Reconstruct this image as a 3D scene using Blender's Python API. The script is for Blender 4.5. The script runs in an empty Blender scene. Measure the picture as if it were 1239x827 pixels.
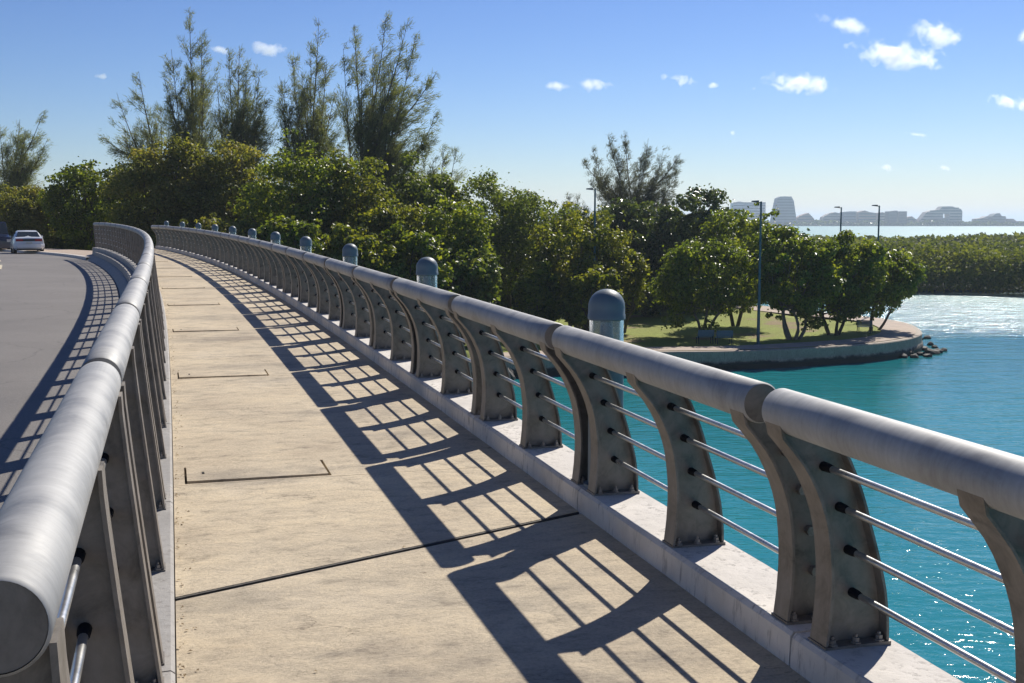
import bpy, bmesh, math, random
import numpy as np
from mathutils import Vector, Matrix

# ------------------------------------------------------------------ camera, sky, sun, exposure
SC = bpy.context.scene
COL = SC.collection
F, CX, CY, HOR = 1400.0, 619.5, 413.5, 268.0        # focal length and centre in photo pixels, horizon row
EYE = 9.10                                           # eye height above the water
PITCH = math.atan((CY - HOR) / F)
cam = bpy.data.cameras.new('camera')
cam.sensor_width = 36.0
cam.lens = F / 1239.0 * 36.0
cam.clip_start, cam.clip_end = 0.1, 60000.0
camo = bpy.data.objects.new('camera', cam)
COL.objects.link(camo)
camo.location = (0, 0, EYE)
camo.rotation_euler = (math.pi / 2 - PITCH, 0, 0)
SC.camera = camo

SUN_AZ, SUN_EL = math.radians(26.5), math.radians(41.0)   # azimuth clockwise from +Y
world = bpy.data.worlds.new('World')
SC.world = world
world.use_nodes = True
wn = world.node_tree
sky = wn.nodes.new('ShaderNodeTexSky')
sky.sky_type = 'NISHITA'
sky.sun_disc = False
sky.sun_elevation = SUN_EL
sky.sun_rotation = SUN_AZ
sky.air_density, sky.dust_density, sky.ozone_density = 1.0, 0.1, 3.0
bg = wn.nodes['Background']
bg.inputs['Strength'].default_value = 0.10
# deepen the clear-air blue: (c/10)^1.44 * 10, the same everywhere
sc1 = wn.nodes.new('ShaderNodeVectorMath'); sc1.operation = 'SCALE'; sc1.inputs['Scale'].default_value = 0.1
gm = wn.nodes.new('ShaderNodeGamma'); gm.inputs['Gamma'].default_value = 1.44
sc2 = wn.nodes.new('ShaderNodeVectorMath'); sc2.operation = 'MULTIPLY'; sc2.inputs[1].default_value = (6.8, 7.1, 9.0)
wn.links.new(sky.outputs[0], sc1.inputs[0]); wn.links.new(sc1.outputs[0], gm.inputs['Color'])
wn.links.new(gm.outputs[0], sc2.inputs[0]); wn.links.new(sc2.outputs[0], bg.inputs['Color'])

sl = bpy.data.lights.new('sun', 'SUN')
sl.energy = 4.8
sl.angle = math.radians(0.53)
sl.color = (1.0, 0.94, 0.85)
suno = bpy.data.objects.new('sun', sl)
COL.objects.link(suno)
sd = Vector((math.sin(SUN_AZ) * math.cos(SUN_EL), math.cos(SUN_AZ) * math.cos(SUN_EL), math.sin(SUN_EL)))
suno.rotation_euler = (-sd).to_track_quat('-Z', 'Y').to_euler()
suno.location = sd * 60

SC.view_settings.view_transform = 'Standard'
SC.view_settings.look = 'None'
SC.view_settings.exposure = 0.20
SC.view_settings.gamma = 1.0
SC.view_settings.use_curve_mapping = False
SC.render.engine = 'CYCLES'
SC.cycles.max_bounces = 6
SC.cycles.diffuse_bounces = 3
SC.cycles.glossy_bounces = 3
SC.cycles.transmission_bounces = 5
SC.cycles.transparent_max_bounces = 6
SC.cycles.volume_bounces = 4
SC.cycles.sample_clamp_indirect = 6.0

# ------------------------------------------------------------------ materials
def mat(name):
    m = bpy.data.materials.new(name)
    m.use_nodes = True
    return m, m.node_tree.nodes, m.node_tree.links, m.node_tree.nodes['Principled BSDF']

def node(N, t, **kw):
    n = N.new(t)
    for k, v in kw.items():
        if k in n.inputs.keys(): n.inputs[k].default_value = v
        else: setattr(n, k, v)
    return n

def ramp(N, stops, interp='LINEAR'):
    r = N.new('ShaderNodeValToRGB')
    r.color_ramp.interpolation = interp
    e = r.color_ramp.elements
    while len(e) < len(stops): e.new(0.5)
    for i, (p, c) in enumerate(stops):
        e[i].position = p
        e[i].color = (*c, 1) if len(c) == 3 else c
    return r

def simple(name, col, rough=0.5, metal=0.0, var=0.12, scale=6.0, bump=0.0, bscale=60.0, coord='Object', spec=0.5):
    m, N, L, b = mat(name)
    tc = node(N, 'ShaderNodeTexCoord')
    nz = node(N, 'ShaderNodeTexNoise', Scale=scale, Detail=6.0, Roughness=0.6)
    L.new(tc.outputs[coord], nz.inputs['Vector'])
    lo = tuple(c * (1 - var) for c in col); hi = tuple(min(1, c * (1 + var)) for c in col)
    r = ramp(N, [(0.3, lo), (0.7, hi)])
    L.new(nz.outputs['Fac'], r.inputs[0]); L.new(r.outputs[0], b.inputs['Base Color'])
    b.inputs['Roughness'].default_value = rough
    b.inputs['Metallic'].default_value = metal
    b.inputs['Specular IOR Level'].default_value = spec
    if bump:
        n2 = node(N, 'ShaderNodeTexNoise', Scale=bscale, Detail=4.0)
        L.new(tc.outputs[coord], n2.inputs['Vector'])
        bp = node(N, 'ShaderNodeBump', Strength=bump, Distance=0.02)
        L.new(n2.outputs['Fac'], bp.inputs['Height']); L.new(bp.outputs[0], b.inputs['Normal'])
    return m

def mixc(N, L, fac, a, b_, mode='MIX'):
    m = N.new('ShaderNodeMix'); m.data_type = 'RGBA'; m.blend_type = mode
    for sock, v in ((m.inputs[0], fac), (m.inputs[6], a), (m.inputs[7], b_)):
        if hasattr(v, 'is_linked') or hasattr(v, 'links'): L.new(v, sock)
        elif isinstance(v, (int, float)): sock.default_value = v
        else: sock.default_value = (*v, 1)
    return m.outputs[2]

def m_concrete_deck():
    m, N, L, b = mat('walkway_concrete')
    geo = node(N, 'ShaderNodeNewGeometry')
    mp = node(N, 'ShaderNodeMapping'); mp.inputs['Rotation'].default_value = (0, 0, math.radians(-17)); L.new(geo.outputs['Position'], mp.inputs[0])
    big = node(N, 'ShaderNodeTexNoise', Scale=0.9, Detail=8.0, Roughness=0.62); L.new(mp.outputs[0], big.inputs['Vector'])
    mp2 = node(N, 'ShaderNodeMapping'); mp2.inputs['Scale'].default_value = (1.0, 1.7, 1); L.new(mp.outputs[0], mp2.inputs[0])
    st = node(N, 'ShaderNodeTexNoise', Scale=4.6, Detail=10.0, Roughness=0.74, Distortion=0.25); L.new(mp2.outputs[0], st.inputs['Vector'])
    fine = node(N, 'ShaderNodeTexNoise', Scale=60.0, Detail=5.0, Roughness=0.75); L.new(mp.outputs[0], fine.inputs['Vector'])
    r1 = ramp(N, [(0.28, (0.42, 0.34, 0.245)), (0.42, (0.555, 0.462, 0.330)), (0.60, (0.63, 0.53, 0.378)), (0.8, (0.655, 0.56, 0.42))])
    L.new(big.outputs['Fac'], r1.inputs[0])
    r2 = ramp(N, [(0.33, (0.42, 0.42, 0.43)), (0.44, (0.86, 0.86, 0.87)), (0.52, (1.0, 1.0, 1.0)), (0.68, (1.12, 1.10, 1.06))])
    L.new(st.outputs['Fac'], r2.inputs[0])
    c = mixc(N, L, 0.75, r1.outputs[0], r2.outputs[0], 'MULTIPLY')
    r3 = ramp(N, [(0.34, (0.62, 0.62, 0.62)), (0.5, (0.98, 0.98, 0.98)), (0.65, (1.10, 1.10, 1.10))]); L.new(fine.outputs['Fac'], r3.inputs[0])
    c = mixc(N, L, 0.6, c, r3.outputs[0], 'MULTIPLY')
    stn = node(N, 'ShaderNodeTexNoise', Scale=0.42, Detail=7.0, Roughness=0.72); L.new(mp2.outputs[0], stn.inputs['Vector'])
    rs = ramp(N, [(0.36, (0.66, 0.67, 0.70)), (0.47, (0.97, 0.97, 0.97)), (0.62, (1.04, 1.03, 1.0))]); L.new(stn.outputs['Fac'], rs.inputs[0])
    c = mixc(N, L, 0.9, c, rs.outputs[0], 'MULTIPLY')
    sp = node(N, 'ShaderNodeTexNoise', Scale=13.0, Detail=3.0, Roughness=0.6); L.new(mp2.outputs[0], sp.inputs['Vector'])
    rsp = ramp(N, [(0.70, (1, 1, 1)), (0.76, (0.5, 0.46, 0.42))]); L.new(sp.outputs['Fac'], rsp.inputs[0])
    c = mixc(N, L, 0.9, c, rsp.outputs[0], 'MULTIPLY')
    # fine cracks
    mp3 = node(N, 'ShaderNodeMapping'); mp3.inputs['Scale'].default_value = (0.7, 2.2, 1); L.new(mp.outputs[0], mp3.inputs[0])
    wob = node(N, 'ShaderNodeTexNoise', Scale=3.0, Detail=5.0); L.new(mp3.outputs[0], wob.inputs['Vector'])
    add = node(N, 'ShaderNodeVectorMath', operation='ADD'); L.new(mp3.outputs[0], add.inputs[0]); L.new(wob.outputs['Color'], add.inputs[1])
    vo = node(N, 'ShaderNodeTexVoronoi', Scale=1.5); vo.feature = 'DISTANCE_TO_EDGE'; L.new(add.outputs[0], vo.inputs['Vector'])
    rc = ramp(N, [(0.0, (1, 1, 1)), (0.012, (0, 0, 0))]); L.new(vo.outputs['Distance'], rc.inputs[0])
    gate = node(N, 'ShaderNodeTexNoise', Scale=1.3, Detail=2.0); L.new(mp.outputs[0], gate.inputs['Vector'])
    rg = ramp(N, [(0.50, (0, 0, 0)), (0.62, (0.75, 0.75, 0.75))]); L.new(gate.outputs['Fac'], rg.inputs[0])
    cf = mixc(N, L, 1.0, rc.outputs[0], rg.outputs[0], 'MULTIPLY')
    c = mixc(N, L, cf, c, (0.12, 0.095, 0.07))
    L.new(c, b.inputs['Base Color'])
    b.inputs['Roughness'].default_value = 0.78
    b.inputs['Specular IOR Level'].default_value = 0.3
    h1 = node(N, 'ShaderNodeMath', operation='MULTIPLY'); L.new(st.outputs['Fac'], h1.inputs[0]); h1.inputs[1].default_value = 0.9
    h2 = node(N, 'ShaderNodeMath', operation='MULTIPLY_ADD'); L.new(fine.outputs['Fac'], h2.inputs[0]); h2.inputs[1].default_value = 0.16; L.new(h1.outputs[0], h2.inputs[2])
    h3 = node(N, 'ShaderNodeMath', operation='MULTIPLY_ADD'); L.new(cf, h3.inputs[0]); h3.inputs[1].default_value = -0.12; L.new(h2.outputs[0], h3.inputs[2])
    bp = node(N, 'ShaderNodeBump', Strength=0.8, Distance=0.022); L.new(h3.outputs[0], bp.inputs['Height'])
    L.new(bp.outputs[0], b.inputs['Normal'])
    return m

def m_kerb(name, col, stain=(0.20, 0.18, 0.16)):
    m, N, L, b = mat(name)
    geo = node(N, 'ShaderNodeNewGeometry')
    n1 = node(N, 'ShaderNodeTexNoise', Scale=2.2, Detail=8.0, Roughness=0.65); L.new(geo.outputs['Position'], n1.inputs['Vector'])
    mp = node(N, 'ShaderNodeMapping'); mp.inputs['Scale'].default_value = (1, 1, 0.22); L.new(geo.outputs['Position'], mp.inputs[0])
    n2 = node(N, 'ShaderNodeTexNoise', Scale=22.0, Detail=6.0, Roughness=0.7); L.new(mp.outputs[0], n2.inputs['Vector'])
    r1 = ramp(N, [(0.3, tuple(c * 0.72 for c in col)), (0.7, col)]); L.new(n1.outputs['Fac'], r1.inputs[0])
    r2 = ramp(N, [(0.36, (1, 1, 1)), (0.47, (0, 0, 0))]); L.new(n2.outputs['Fac'], r2.inputs[0])
    r3 = ramp(N, [(0.36, (0.15, 0.15, 0.15)), (0.58, (1, 1, 1))]); L.new(n1.outputs['Fac'], r3.inputs[0])
    f = mixc(N, L, 1.0, r2.outputs[0], r3.outputs[0], 'MULTIPLY')
    f2 = mixc(N, L, 1.0, f, (0.75, 0.75, 0.75), 'MULTIPLY')
    c = mixc(N, L, f2, r1.outputs[0], stain)
    L.new(c, b.inputs['Base Color']); b.inputs['Roughness'].default_value = 0.8
    bp = node(N, 'ShaderNodeBump', Strength=0.5, Distance=0.012); L.new(n2.outputs['Fac'], bp.inputs['Height']); L.new(bp.outputs[0], b.inputs['Normal'])
    return m

def m_steel(name, col, rough, metal, var=0.2, scale=3.0):
    m, N, L, b = mat(name)
    tc = node(N, 'ShaderNodeTexCoord'); oi = node(N, 'ShaderNodeObjectInfo')
    off = node(N, 'ShaderNodeVectorMath', operation='MULTIPLY_ADD')
    L.new(oi.outputs['Random'], off.inputs[0]); off.inputs[1].default_value = (37, 17, 9); L.new(tc.outputs['Object'], off.inputs[2])
    n1 = node(N, 'ShaderNodeTexNoise', Scale=scale, Detail=8.0, Roughness=0.68, Distortion=0.6); L.new(off.outputs[0], n1.inputs['Vector'])
    mp = node(N, 'ShaderNodeMapping'); mp.inputs['Scale'].default_value = (1.0, 0.12, 0.12); L.new(off.outputs[0], mp.inputs[0])
    n2 = node(N, 'ShaderNodeTexNoise', Scale=60.0, Detail=4.0, Roughness=0.7); L.new(mp.outputs[0], n2.inputs['Vector'])
    r1 = ramp(N, [(0.25, tuple(c * (1 - 1.6 * var) for c in col)), (0.5, col), (0.75, tuple(c * (1 + var) for c in col))])
    L.new(n1.outputs['Fac'], r1.inputs[0])
    r2 = ramp(N, [(0.3, (0.82, 0.82, 0.82)), (0.65, (1.05, 1.05, 1.05))]); L.new(n2.outputs['Fac'], r2.inputs[0])
    c = mixc(N, L, 0.7, r1.outputs[0], r2.outputs[0], 'MULTIPLY')
    L.new(c, b.inputs['Base Color'])
    rr = ramp(N, [(0.3, (rough * 0.8,) * 3), (0.7, (min(1, rough * 1.25),) * 3)]); L.new(n1.outputs['Fac'], rr.inputs[0]); L.new(rr.outputs[0], b.inputs['Roughness'])
    b.inputs['Metallic'].default_value = metal
    bp = node(N, 'ShaderNodeBump', Strength=0.12, Distance=0.004); L.new(n2.outputs['Fac'], bp.inputs['Height']); L.new(bp.outputs[0], b.inputs['Normal'])
    return m

def m_asphalt():
    m, N, L, b = mat('asphalt')
    geo = node(N, 'ShaderNodeNewGeometry')
    n1 = node(N, 'ShaderNodeTexNoise', Scale=0.25, Detail=6.0, Roughness=0.6); L.new(geo.outputs['Position'], n1.inputs['Vector'])
    n2 = node(N, 'ShaderNodeTexNoise', Scale=55.0, Detail=3.0, Roughness=0.8); L.new(geo.outputs['Position'], n2.inputs['Vector'])
    r1 = ramp(N, [(0.3, (0.165, 0.153, 0.142)), (0.7, (0.245, 0.226, 0.208))]); L.new(n1.outputs['Fac'], r1.inputs[0])
    r2 = ramp(N, [(0.3, (0.55, 0.55, 0.55)), (0.7, (1.25, 1.25, 1.25))]); L.new(n2.outputs['Fac'], r2.inputs[0])
    c = mixc(N, L, 0.8, r1.outputs[0], r2.outputs[0], 'MULTIPLY')
    wb = node(N, 'ShaderNodeTexNoise', Scale=1.1, Detail=5.0); L.new(geo.outputs['Position'], wb.inputs['Vector'])
    av = node(N, 'ShaderNodeVectorMath', operation='ADD'); L.new(geo.outputs['Position'], av.inputs[0]); L.new(wb.outputs['Color'], av.inputs[1])
    vo = node(N, 'ShaderNodeTexVoronoi', Scale=0.32); vo.feature = 'DISTANCE_TO_EDGE'; L.new(av.outputs[0], vo.inputs['Vector'])
    rc = ramp(N, [(0.0, (0.45, 0.45, 0.45)), (0.007, (0, 0, 0))]); L.new(vo.outputs['Distance'], rc.inputs[0])
    c = mixc(N, L, rc.outputs[0], c, (0.05, 0.046, 0.043))
    pt = node(N, 'ShaderNodeTexNoise', Scale=0.09, Detail=3.0, Roughness=0.5); L.new(geo.outputs['Position'], pt.inputs['Vector'])
    rp = ramp(N, [(0.46, (0.84, 0.84, 0.86)), (0.52, (1.04, 1.03, 1.0))]); L.new(pt.outputs['Fac'], rp.inputs[0])
    c = mixc(N, L, 0.8, c, rp.outputs[0], 'MULTIPLY'); L.new(c, b.inputs['Base Color'])
    b.inputs['Roughness'].default_value = 0.7
    bp = node(N, 'ShaderNodeBump', Strength=0.6, Distance=0.01); L.new(n2.outputs['Fac'], bp.inputs['Height']); L.new(bp.outputs[0], b.inputs['Normal'])
    return m

def m_water():
    m, N, L, b = mat('lagoon_water')
    geo = node(N, 'ShaderNodeNewGeometry')
    n0 = node(N, 'ShaderNodeTexNoise', Scale=0.02, Detail=5.0, Roughness=0.55); L.new(geo.outputs['Position'], n0.inputs['Vector'])
    r0 = ramp(N, [(0.3, (0.008, 0.165, 0.200)), (0.5, (0.014, 0.220, 0.248)), (0.72, (0.026, 0.275, 0.280))]); L.new(n0.outputs['Fac'], r0.inputs[0])
    L.new(r0.outputs[0], b.inputs['Base Color'])
    b.inputs['Roughness'].default_value = 0.06
    b.inputs['IOR'].default_value = 1.33
    mp = node(N, 'ShaderNodeMapping'); mp.inputs['Rotation'].default_value = (0, 0, math.radians(12)); mp.inputs['Scale'].default_value = (0.45, 1.0, 1.0); L.new(geo.outputs['Position'], mp.inputs[0])
    a = node(N, 'ShaderNodeTexNoise', Scale=0.8, Detail=3.0, Roughness=0.55, Distortion=0.3); L.new(mp.outputs[0], a.inputs['Vector'])
    c = node(N, 'ShaderNodeTexNoise', Scale=3.6, Detail=4.0, Roughness=0.6, Distortion=0.4); L.new(mp.outputs[0], c.inputs['Vector'])
    s1 = node(N, 'ShaderNodeMath', operation='MULTIPLY'); L.new(a.outputs['Fac'], s1.inputs[0]); s1.inputs[1].default_value = 1.4
    s2 = node(N, 'ShaderNodeMath', operation='MULTIPLY_ADD'); L.new(c.outputs['Fac'], s2.inputs[0]); s2.inputs[1].default_value = 0.42; L.new(s1.outputs[0], s2.inputs[2])
    sep = node(N, 'ShaderNodeSeparateXYZ'); L.new(geo.outputs['Position'], sep.inputs[0])
    wind = node(N, 'ShaderNodeMapRange'); wind.inputs['From Min'].default_value = 84.0; wind.inputs['From Max'].default_value = 104.0; wind.inputs['To Min'].default_value = 0.068; wind.inputs['To Max'].default_value = 0.24
    wob2 = node(N, 'ShaderNodeMath', operation='MULTIPLY_ADD'); L.new(n0.outputs['Fac'], wob2.inputs[0]); wob2.inputs[1].default_value = 30.0; L.new(sep.outputs['Y'], wob2.inputs[2])
    wob3 = node(N, 'ShaderNodeMath', operation='SUBTRACT'); L.new(wob2.outputs[0], wob3.inputs[0]); wob3.inputs[1].default_value = 15.0
    L.new(wob3.outputs[0], wind.inputs['Value'])
    far = node(N, 'ShaderNodeMapRange'); far.inputs['From Min'].default_value = 130.0; far.inputs['From Max'].default_value = 380.0; far.inputs['To Min'].default_value = 1.0; far.inputs['To Max'].default_value = 0.6
    L.new(sep.outputs['Y'], far.inputs['Value'])
    # waves too small to see from here widen the highlight with distance
    rgh = node(N, 'ShaderNodeValToRGB'); rgh.color_ramp.elements[0].position = 0.0; rgh.color_ramp.elements[0].color = (0.06, 0.06, 0.06, 1)
    e1 = rgh.color_ramp.elements.new(0.09); e1.color = (0.07, 0.07, 0.07, 1)
    e2 = rgh.color_ramp.elements.new(0.16); e2.color = (0.24, 0.24, 0.24, 1)
    rgh.color_ramp.elements[-1].position = 0.6; rgh.color_ramp.elements[-1].color = (0.52, 0.52, 0.52, 1)
    dv = node(N, 'ShaderNodeMath', operation='DIVIDE'); L.new(wob3.outputs[0], dv.inputs[0]); dv.inputs[1].default_value = 800.0
    L.new(dv.outputs[0], rgh.inputs[0]); L.new(rgh.outputs[0], b.inputs['Roughness'])
    wf_ = node(N, 'ShaderNodeMath', operation='MULTIPLY'); L.new(wind.outputs[0], wf_.inputs[0]); L.new(far.outputs[0], wf_.inputs[1])
    hm = node(N, 'ShaderNodeMath', operation='MULTIPLY'); L.new(s2.outputs[0], hm.inputs[0]); L.new(wf_.outputs[0], hm.inputs[1])
    bp = node(N, 'ShaderNodeBump', Strength=1.0, Distance=1.0); L.new(hm.outputs[0], bp.inputs['Height']); L.new(bp.outputs[0], b.inputs['Normal'])
    return m

def m_leaf(name, dark, mid, light, trans=0.45, rough=0.42, scale=0.5, spec=0.5):
    m, N, L, b = mat(name)
    geo = node(N, 'ShaderNodeNewGeometry'); oi = node(N, 'ShaderNodeObjectInfo')
    n1 = node(N, 'ShaderNodeTexNoise', Scale=scale, Detail=3.0); L.new(geo.outputs['Position'], n1.inputs['Vector'])
    ri = node(N, 'ShaderNodeMath', operation='MULTIPLY_ADD'); L.new(geo.outputs['Random Per Island'], ri.inputs[0]); ri.inputs[1].default_value = 0.55; L.new(n1.outputs['Fac'], ri.inputs[2])
    sub = node(N, 'ShaderNodeMath', operation='SUBTRACT'); L.new(ri.outputs[0], sub.inputs[0]); sub.inputs[1].default_value = 0.27
    r = ramp(N, [(0.2, dark), (0.5, mid), (0.85, light)]); L.new(sub.outputs[0], r.inputs[0])
    L.new(r.outputs[0], b.inputs['Base Color'])
    b.inputs['Roughness'].default_value = rough
    b.inputs['Specular IOR Level'].default_value = spec
    t = node(N, 'ShaderNodeBsdfTranslucent')
    tcl = mixc(N, L, 1.0, r.outputs[0], (1.55, 1.45, 0.55), 'MULTIPLY'); L.new(tcl, t.inputs['Color'])
    ms = node(N, 'ShaderNodeMixShader'); ms.inputs[0].default_value = trans
    L.new(b.outputs[0], ms.inputs[1]); L.new(t.outputs[0], ms.inputs[2])
    L.new(ms.outputs[0], N['Material Output'].inputs['Surface'])
    return m

def m_lawn():
    m, N, L, b = mat('lawn_grass')
    geo = node(N, 'ShaderNodeNewGeometry')
    n1 = node(N, 'ShaderNodeTexNoise', Scale=0.16, Detail=6.0, Roughness=0.65); L.new(geo.outputs['Position'], n1.inputs['Vector'])
    n2 = node(N, 'ShaderNodeTexNoise', Scale=9.0, Detail=5.0, Roughness=0.75); L.new(geo.outputs['Position'], n2.inputs['Vector'])
    r1 = ramp(N, [(0.38, (0.34, 0.25, 0.13)), (0.44, (0.29, 0.32, 0.05)), (0.7, (0.32, 0.40, 0.055))]); L.new(n1.outputs['Fac'], r1.inputs[0])
    r2 = ramp(N, [(0.3, (0.55, 0.6, 0.5)), (0.7, (1.25, 1.2, 1.1))]); L.new(n2.outputs['Fac'], r2.inputs[0])
    c = mixc(N, L, 0.85, r1.outputs[0], r2.outputs[0], 'MULTIPLY'); L.new(c, b.inputs['Base Color'])
    b.inputs['Roughness'].default_value = 0.9
    bp = node(N, 'ShaderNodeBump', Strength=1.0, Distance=0.12); L.new(n2.outputs['Fac'], bp.inputs['Height']); L.new(bp.outputs[0], b.inputs['Normal'])
    return m

M = {}
M['deck'] = m_concrete_deck()
M['kerb'] = m_kerb('painted_kerb', (0.76, 0.71, 0.64))
M['barrier'] = m_kerb('barrier_concrete', (0.42, 0.40, 0.37))
M['wallc'] = m_kerb('seawall_concrete', (0.44, 0.37, 0.28), (0.06, 0.055, 0.05))
def tide_line(m):
    N, L = m.node_tree.nodes, m.node_tree.links; b = N['Principled BSDF']
    old = b.inputs['Base Color'].links[0].from_socket
    geo = node(N, 'ShaderNodeNewGeometry'); sep = node(N, 'ShaderNodeSeparateXYZ'); L.new(geo.outputs['Position'], sep.inputs[0])
    nz = node(N, 'ShaderNodeTexNoise', Scale=1.4, Detail=6.0, Roughness=0.7); L.new(geo.outputs['Position'], nz.inputs['Vector'])
    a = node(N, 'ShaderNodeMath', operation='MULTIPLY_ADD'); L.new(nz.outputs['Fac'], a.inputs[0]); a.inputs[1].default_value = -0.55; L.new(sep.outputs['Z'], a.inputs[2])
    r = ramp(N, [(0.12, (1, 1, 1)), (0.26, (0, 0, 0))]); L.new(a.outputs[0], r.inputs[0])
    c = mixc(N, L, r.outputs[0], old, (0.028, 0.030, 0.022)); L.new(c, b.inputs['Base Color'])
tide_line(M['wallc'])
M['tube'] = m_steel('galvanised_tube', (0.39, 0.39, 0.38), 0.62, 0.28, 0.26, 4.0)
M['post'] = m_steel('galvanised_post', (0.25, 0.225, 0.195), 0.52, 0.35, 0.36, 8.0)
M['rod'] = m_steel('stainless_rod', (0.62, 0.62, 0.61), 0.32, 0.9, 0.08, 8.0)
M['sleeve'] = simple('black_sleeve', (0.018, 0.019, 0.021), 0.8, spec=0.2)
M['bolt'] = m_steel('bolt_steel', (0.33, 0.30, 0.27), 0.5, 0.6, 0.3, 30.0)
M['bollard'] = simple('bollard_paint', (0.15, 0.19, 0.215), 0.5, 0.0, 0.10, 9.0, 0.05, 90)
M['asphalt'] = m_asphalt()
M['paint_line'] = simple('road_paint', (0.62, 0.56, 0.40), 0.7, 0, 0.25, 12.0)
M['water'] = m_water()
M['lawn'] = m_lawn()
M['path'] = simple('promenade_paving', (0.44, 0.35, 0.27), 0.85, 0, 0.18, 1.2, 0.2, 30, 'Object')
M['gap_dark'] = simple('dark_gap', (0.03, 0.026, 0.022), 0.95)  # near-black colour standing for shade inside holes and slots; also on the joint gland
M['rubber'] = simple('joint_rubber', (0.10, 0.09, 0.075), 0.8, 0, 0.4, 30.0)
M['bark'] = simple('bark', (0.105, 0.082, 0.062), 0.9, 0, 0.35, 5.0, 0.5, 14)
M['bark_pale'] = simple('pale_bark', (0.22, 0.185, 0.15), 0.9, 0, 0.3, 5.0, 0.4, 14)
M['rock'] = simple('dark_shore_rock', (0.034, 0.030, 0.027), 0.75, 0, 0.5, 2.0, 0.6, 6)
M['lamp_pole'] = simple('blue_pole_paint', (0.055, 0.135, 0.165), 0.5, 0, 0.1, 4.0)
M['lamp_head'] = simple('lamp_head_grey', (0.12, 0.14, 0.15), 0.5)
M['bench'] = simple('bench_blue_grey', (0.10, 0.20, 0.25), 0.45, 0, 0.1, 5.0)
M['bench_leg'] = simple('bench_iron', (0.03, 0.035, 0.04), 0.5)

LEAF = {
    'grape': m_leaf('sea_grape_leaf', (0.077, 0.115, 0.017), (0.143, 0.204, 0.028), (0.286, 0.319, 0.044), 0.55, 0.36, 0.45),
    'yellow': m_leaf('yellowish_leaf', (0.088, 0.119, 0.018), (0.160, 0.195, 0.029), (0.290, 0.286, 0.047), 0.55, 0.38, 0.5),
    'dark': m_leaf('dark_glossy_leaf', (0.040, 0.070, 0.025), (0.083, 0.125, 0.037), (0.156, 0.194, 0.057), 0.38, 0.28, 0.6),
    'olive': m_leaf('olive_fine_leaf', (0.112, 0.132, 0.034), (0.180, 0.208, 0.050), (0.320, 0.285, 0.085), 0.55, 0.5, 0.4),
    'fine': m_leaf('fine_green_leaf', (0.072, 0.108, 0.026), (0.134, 0.186, 0.038), (0.230, 0.275, 0.059), 0.5, 0.45, 0.5),
    'needle': m_leaf('casuarina_needle', (0.100, 0.128, 0.072), (0.172, 0.205, 0.112), (0.265, 0.275, 0.148), 0.46, 0.5, 0.4),
    'needle_grey': m_leaf('grey_casuarina_needle', (0.075, 0.085, 0.062), (0.120, 0.130, 0.094), (0.175, 0.178, 0.128), 0.36, 0.55, 0.4),
    'mangrove': m_leaf('mangrove_leaf', (0.066, 0.092, 0.018), (0.127, 0.165, 0.026), (0.209, 0.237, 0.042), 0.42, 0.62, 0.05, 0.25),
    'litter': m_leaf('dry_leaf', (0.120, 0.080, 0.040), (0.220, 0.150, 0.080), (0.340, 0.260, 0.150), 0.15, 0.8, 6.0),
}

# ------------------------------------------------------------------ mesh helpers
def link(o, parent=None):
    COL.objects.link(o)
    if parent: o.parent = parent
    return o

def mesh_data(name, v, f, m=None, smooth=False):
    me = bpy.data.meshes.new(name)
    me.from_pydata([tuple(p) for p in v], [], [tuple(q) for q in f])
    me.update()
    if m: me.materials.append(m)
    if smooth:
        me.polygons.foreach_set('use_smooth', [True] * len(me.polygons))
    return me

def np_mesh(name, V, faces_n, F_, m):
    """fast mesh from numpy: V (n,3), F_ (k,faces_n)"""
    me = bpy.data.meshes.new(name)
    k = len(F_)
    me.vertices.add(len(V)); me.vertices.foreach_set('co', np.ascontiguousarray(V, dtype=np.float32).ravel())
    me.loops.add(k * faces_n); me.loops.foreach_set('vertex_index', np.ascontiguousarray(F_, dtype=np.int32).ravel())
    me.polygons.add(k)
    me.polygons.foreach_set('loop_start', np.arange(0, k * faces_n, faces_n, dtype=np.int32))
    me.update(calc_edges=True)
    me.materials.append(m)
    return me

def obj(name, me, parent=None, loc=None, rot=None):
    o = bpy.data.objects.new(name, me)
    link(o, parent)
    if loc is not None: o.location = loc
    if rot is not None: o.rotation_euler = rot
    return o

def empty(name, loc=(0, 0, 0), rz=0.0):
    o = bpy.data.objects.new(name, None)
    link(o); o.location = loc; o.rotation_euler = (0, 0, rz)
    o.empty_display_size = 0.1
    return o

def tag(o, label=None, cat=None, group=None, kind=None):
    if label: o['label'] = label
    if cat: o['category'] = cat
    if group: o['group'] = group
    if kind: o['kind'] = kind
    return o

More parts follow.
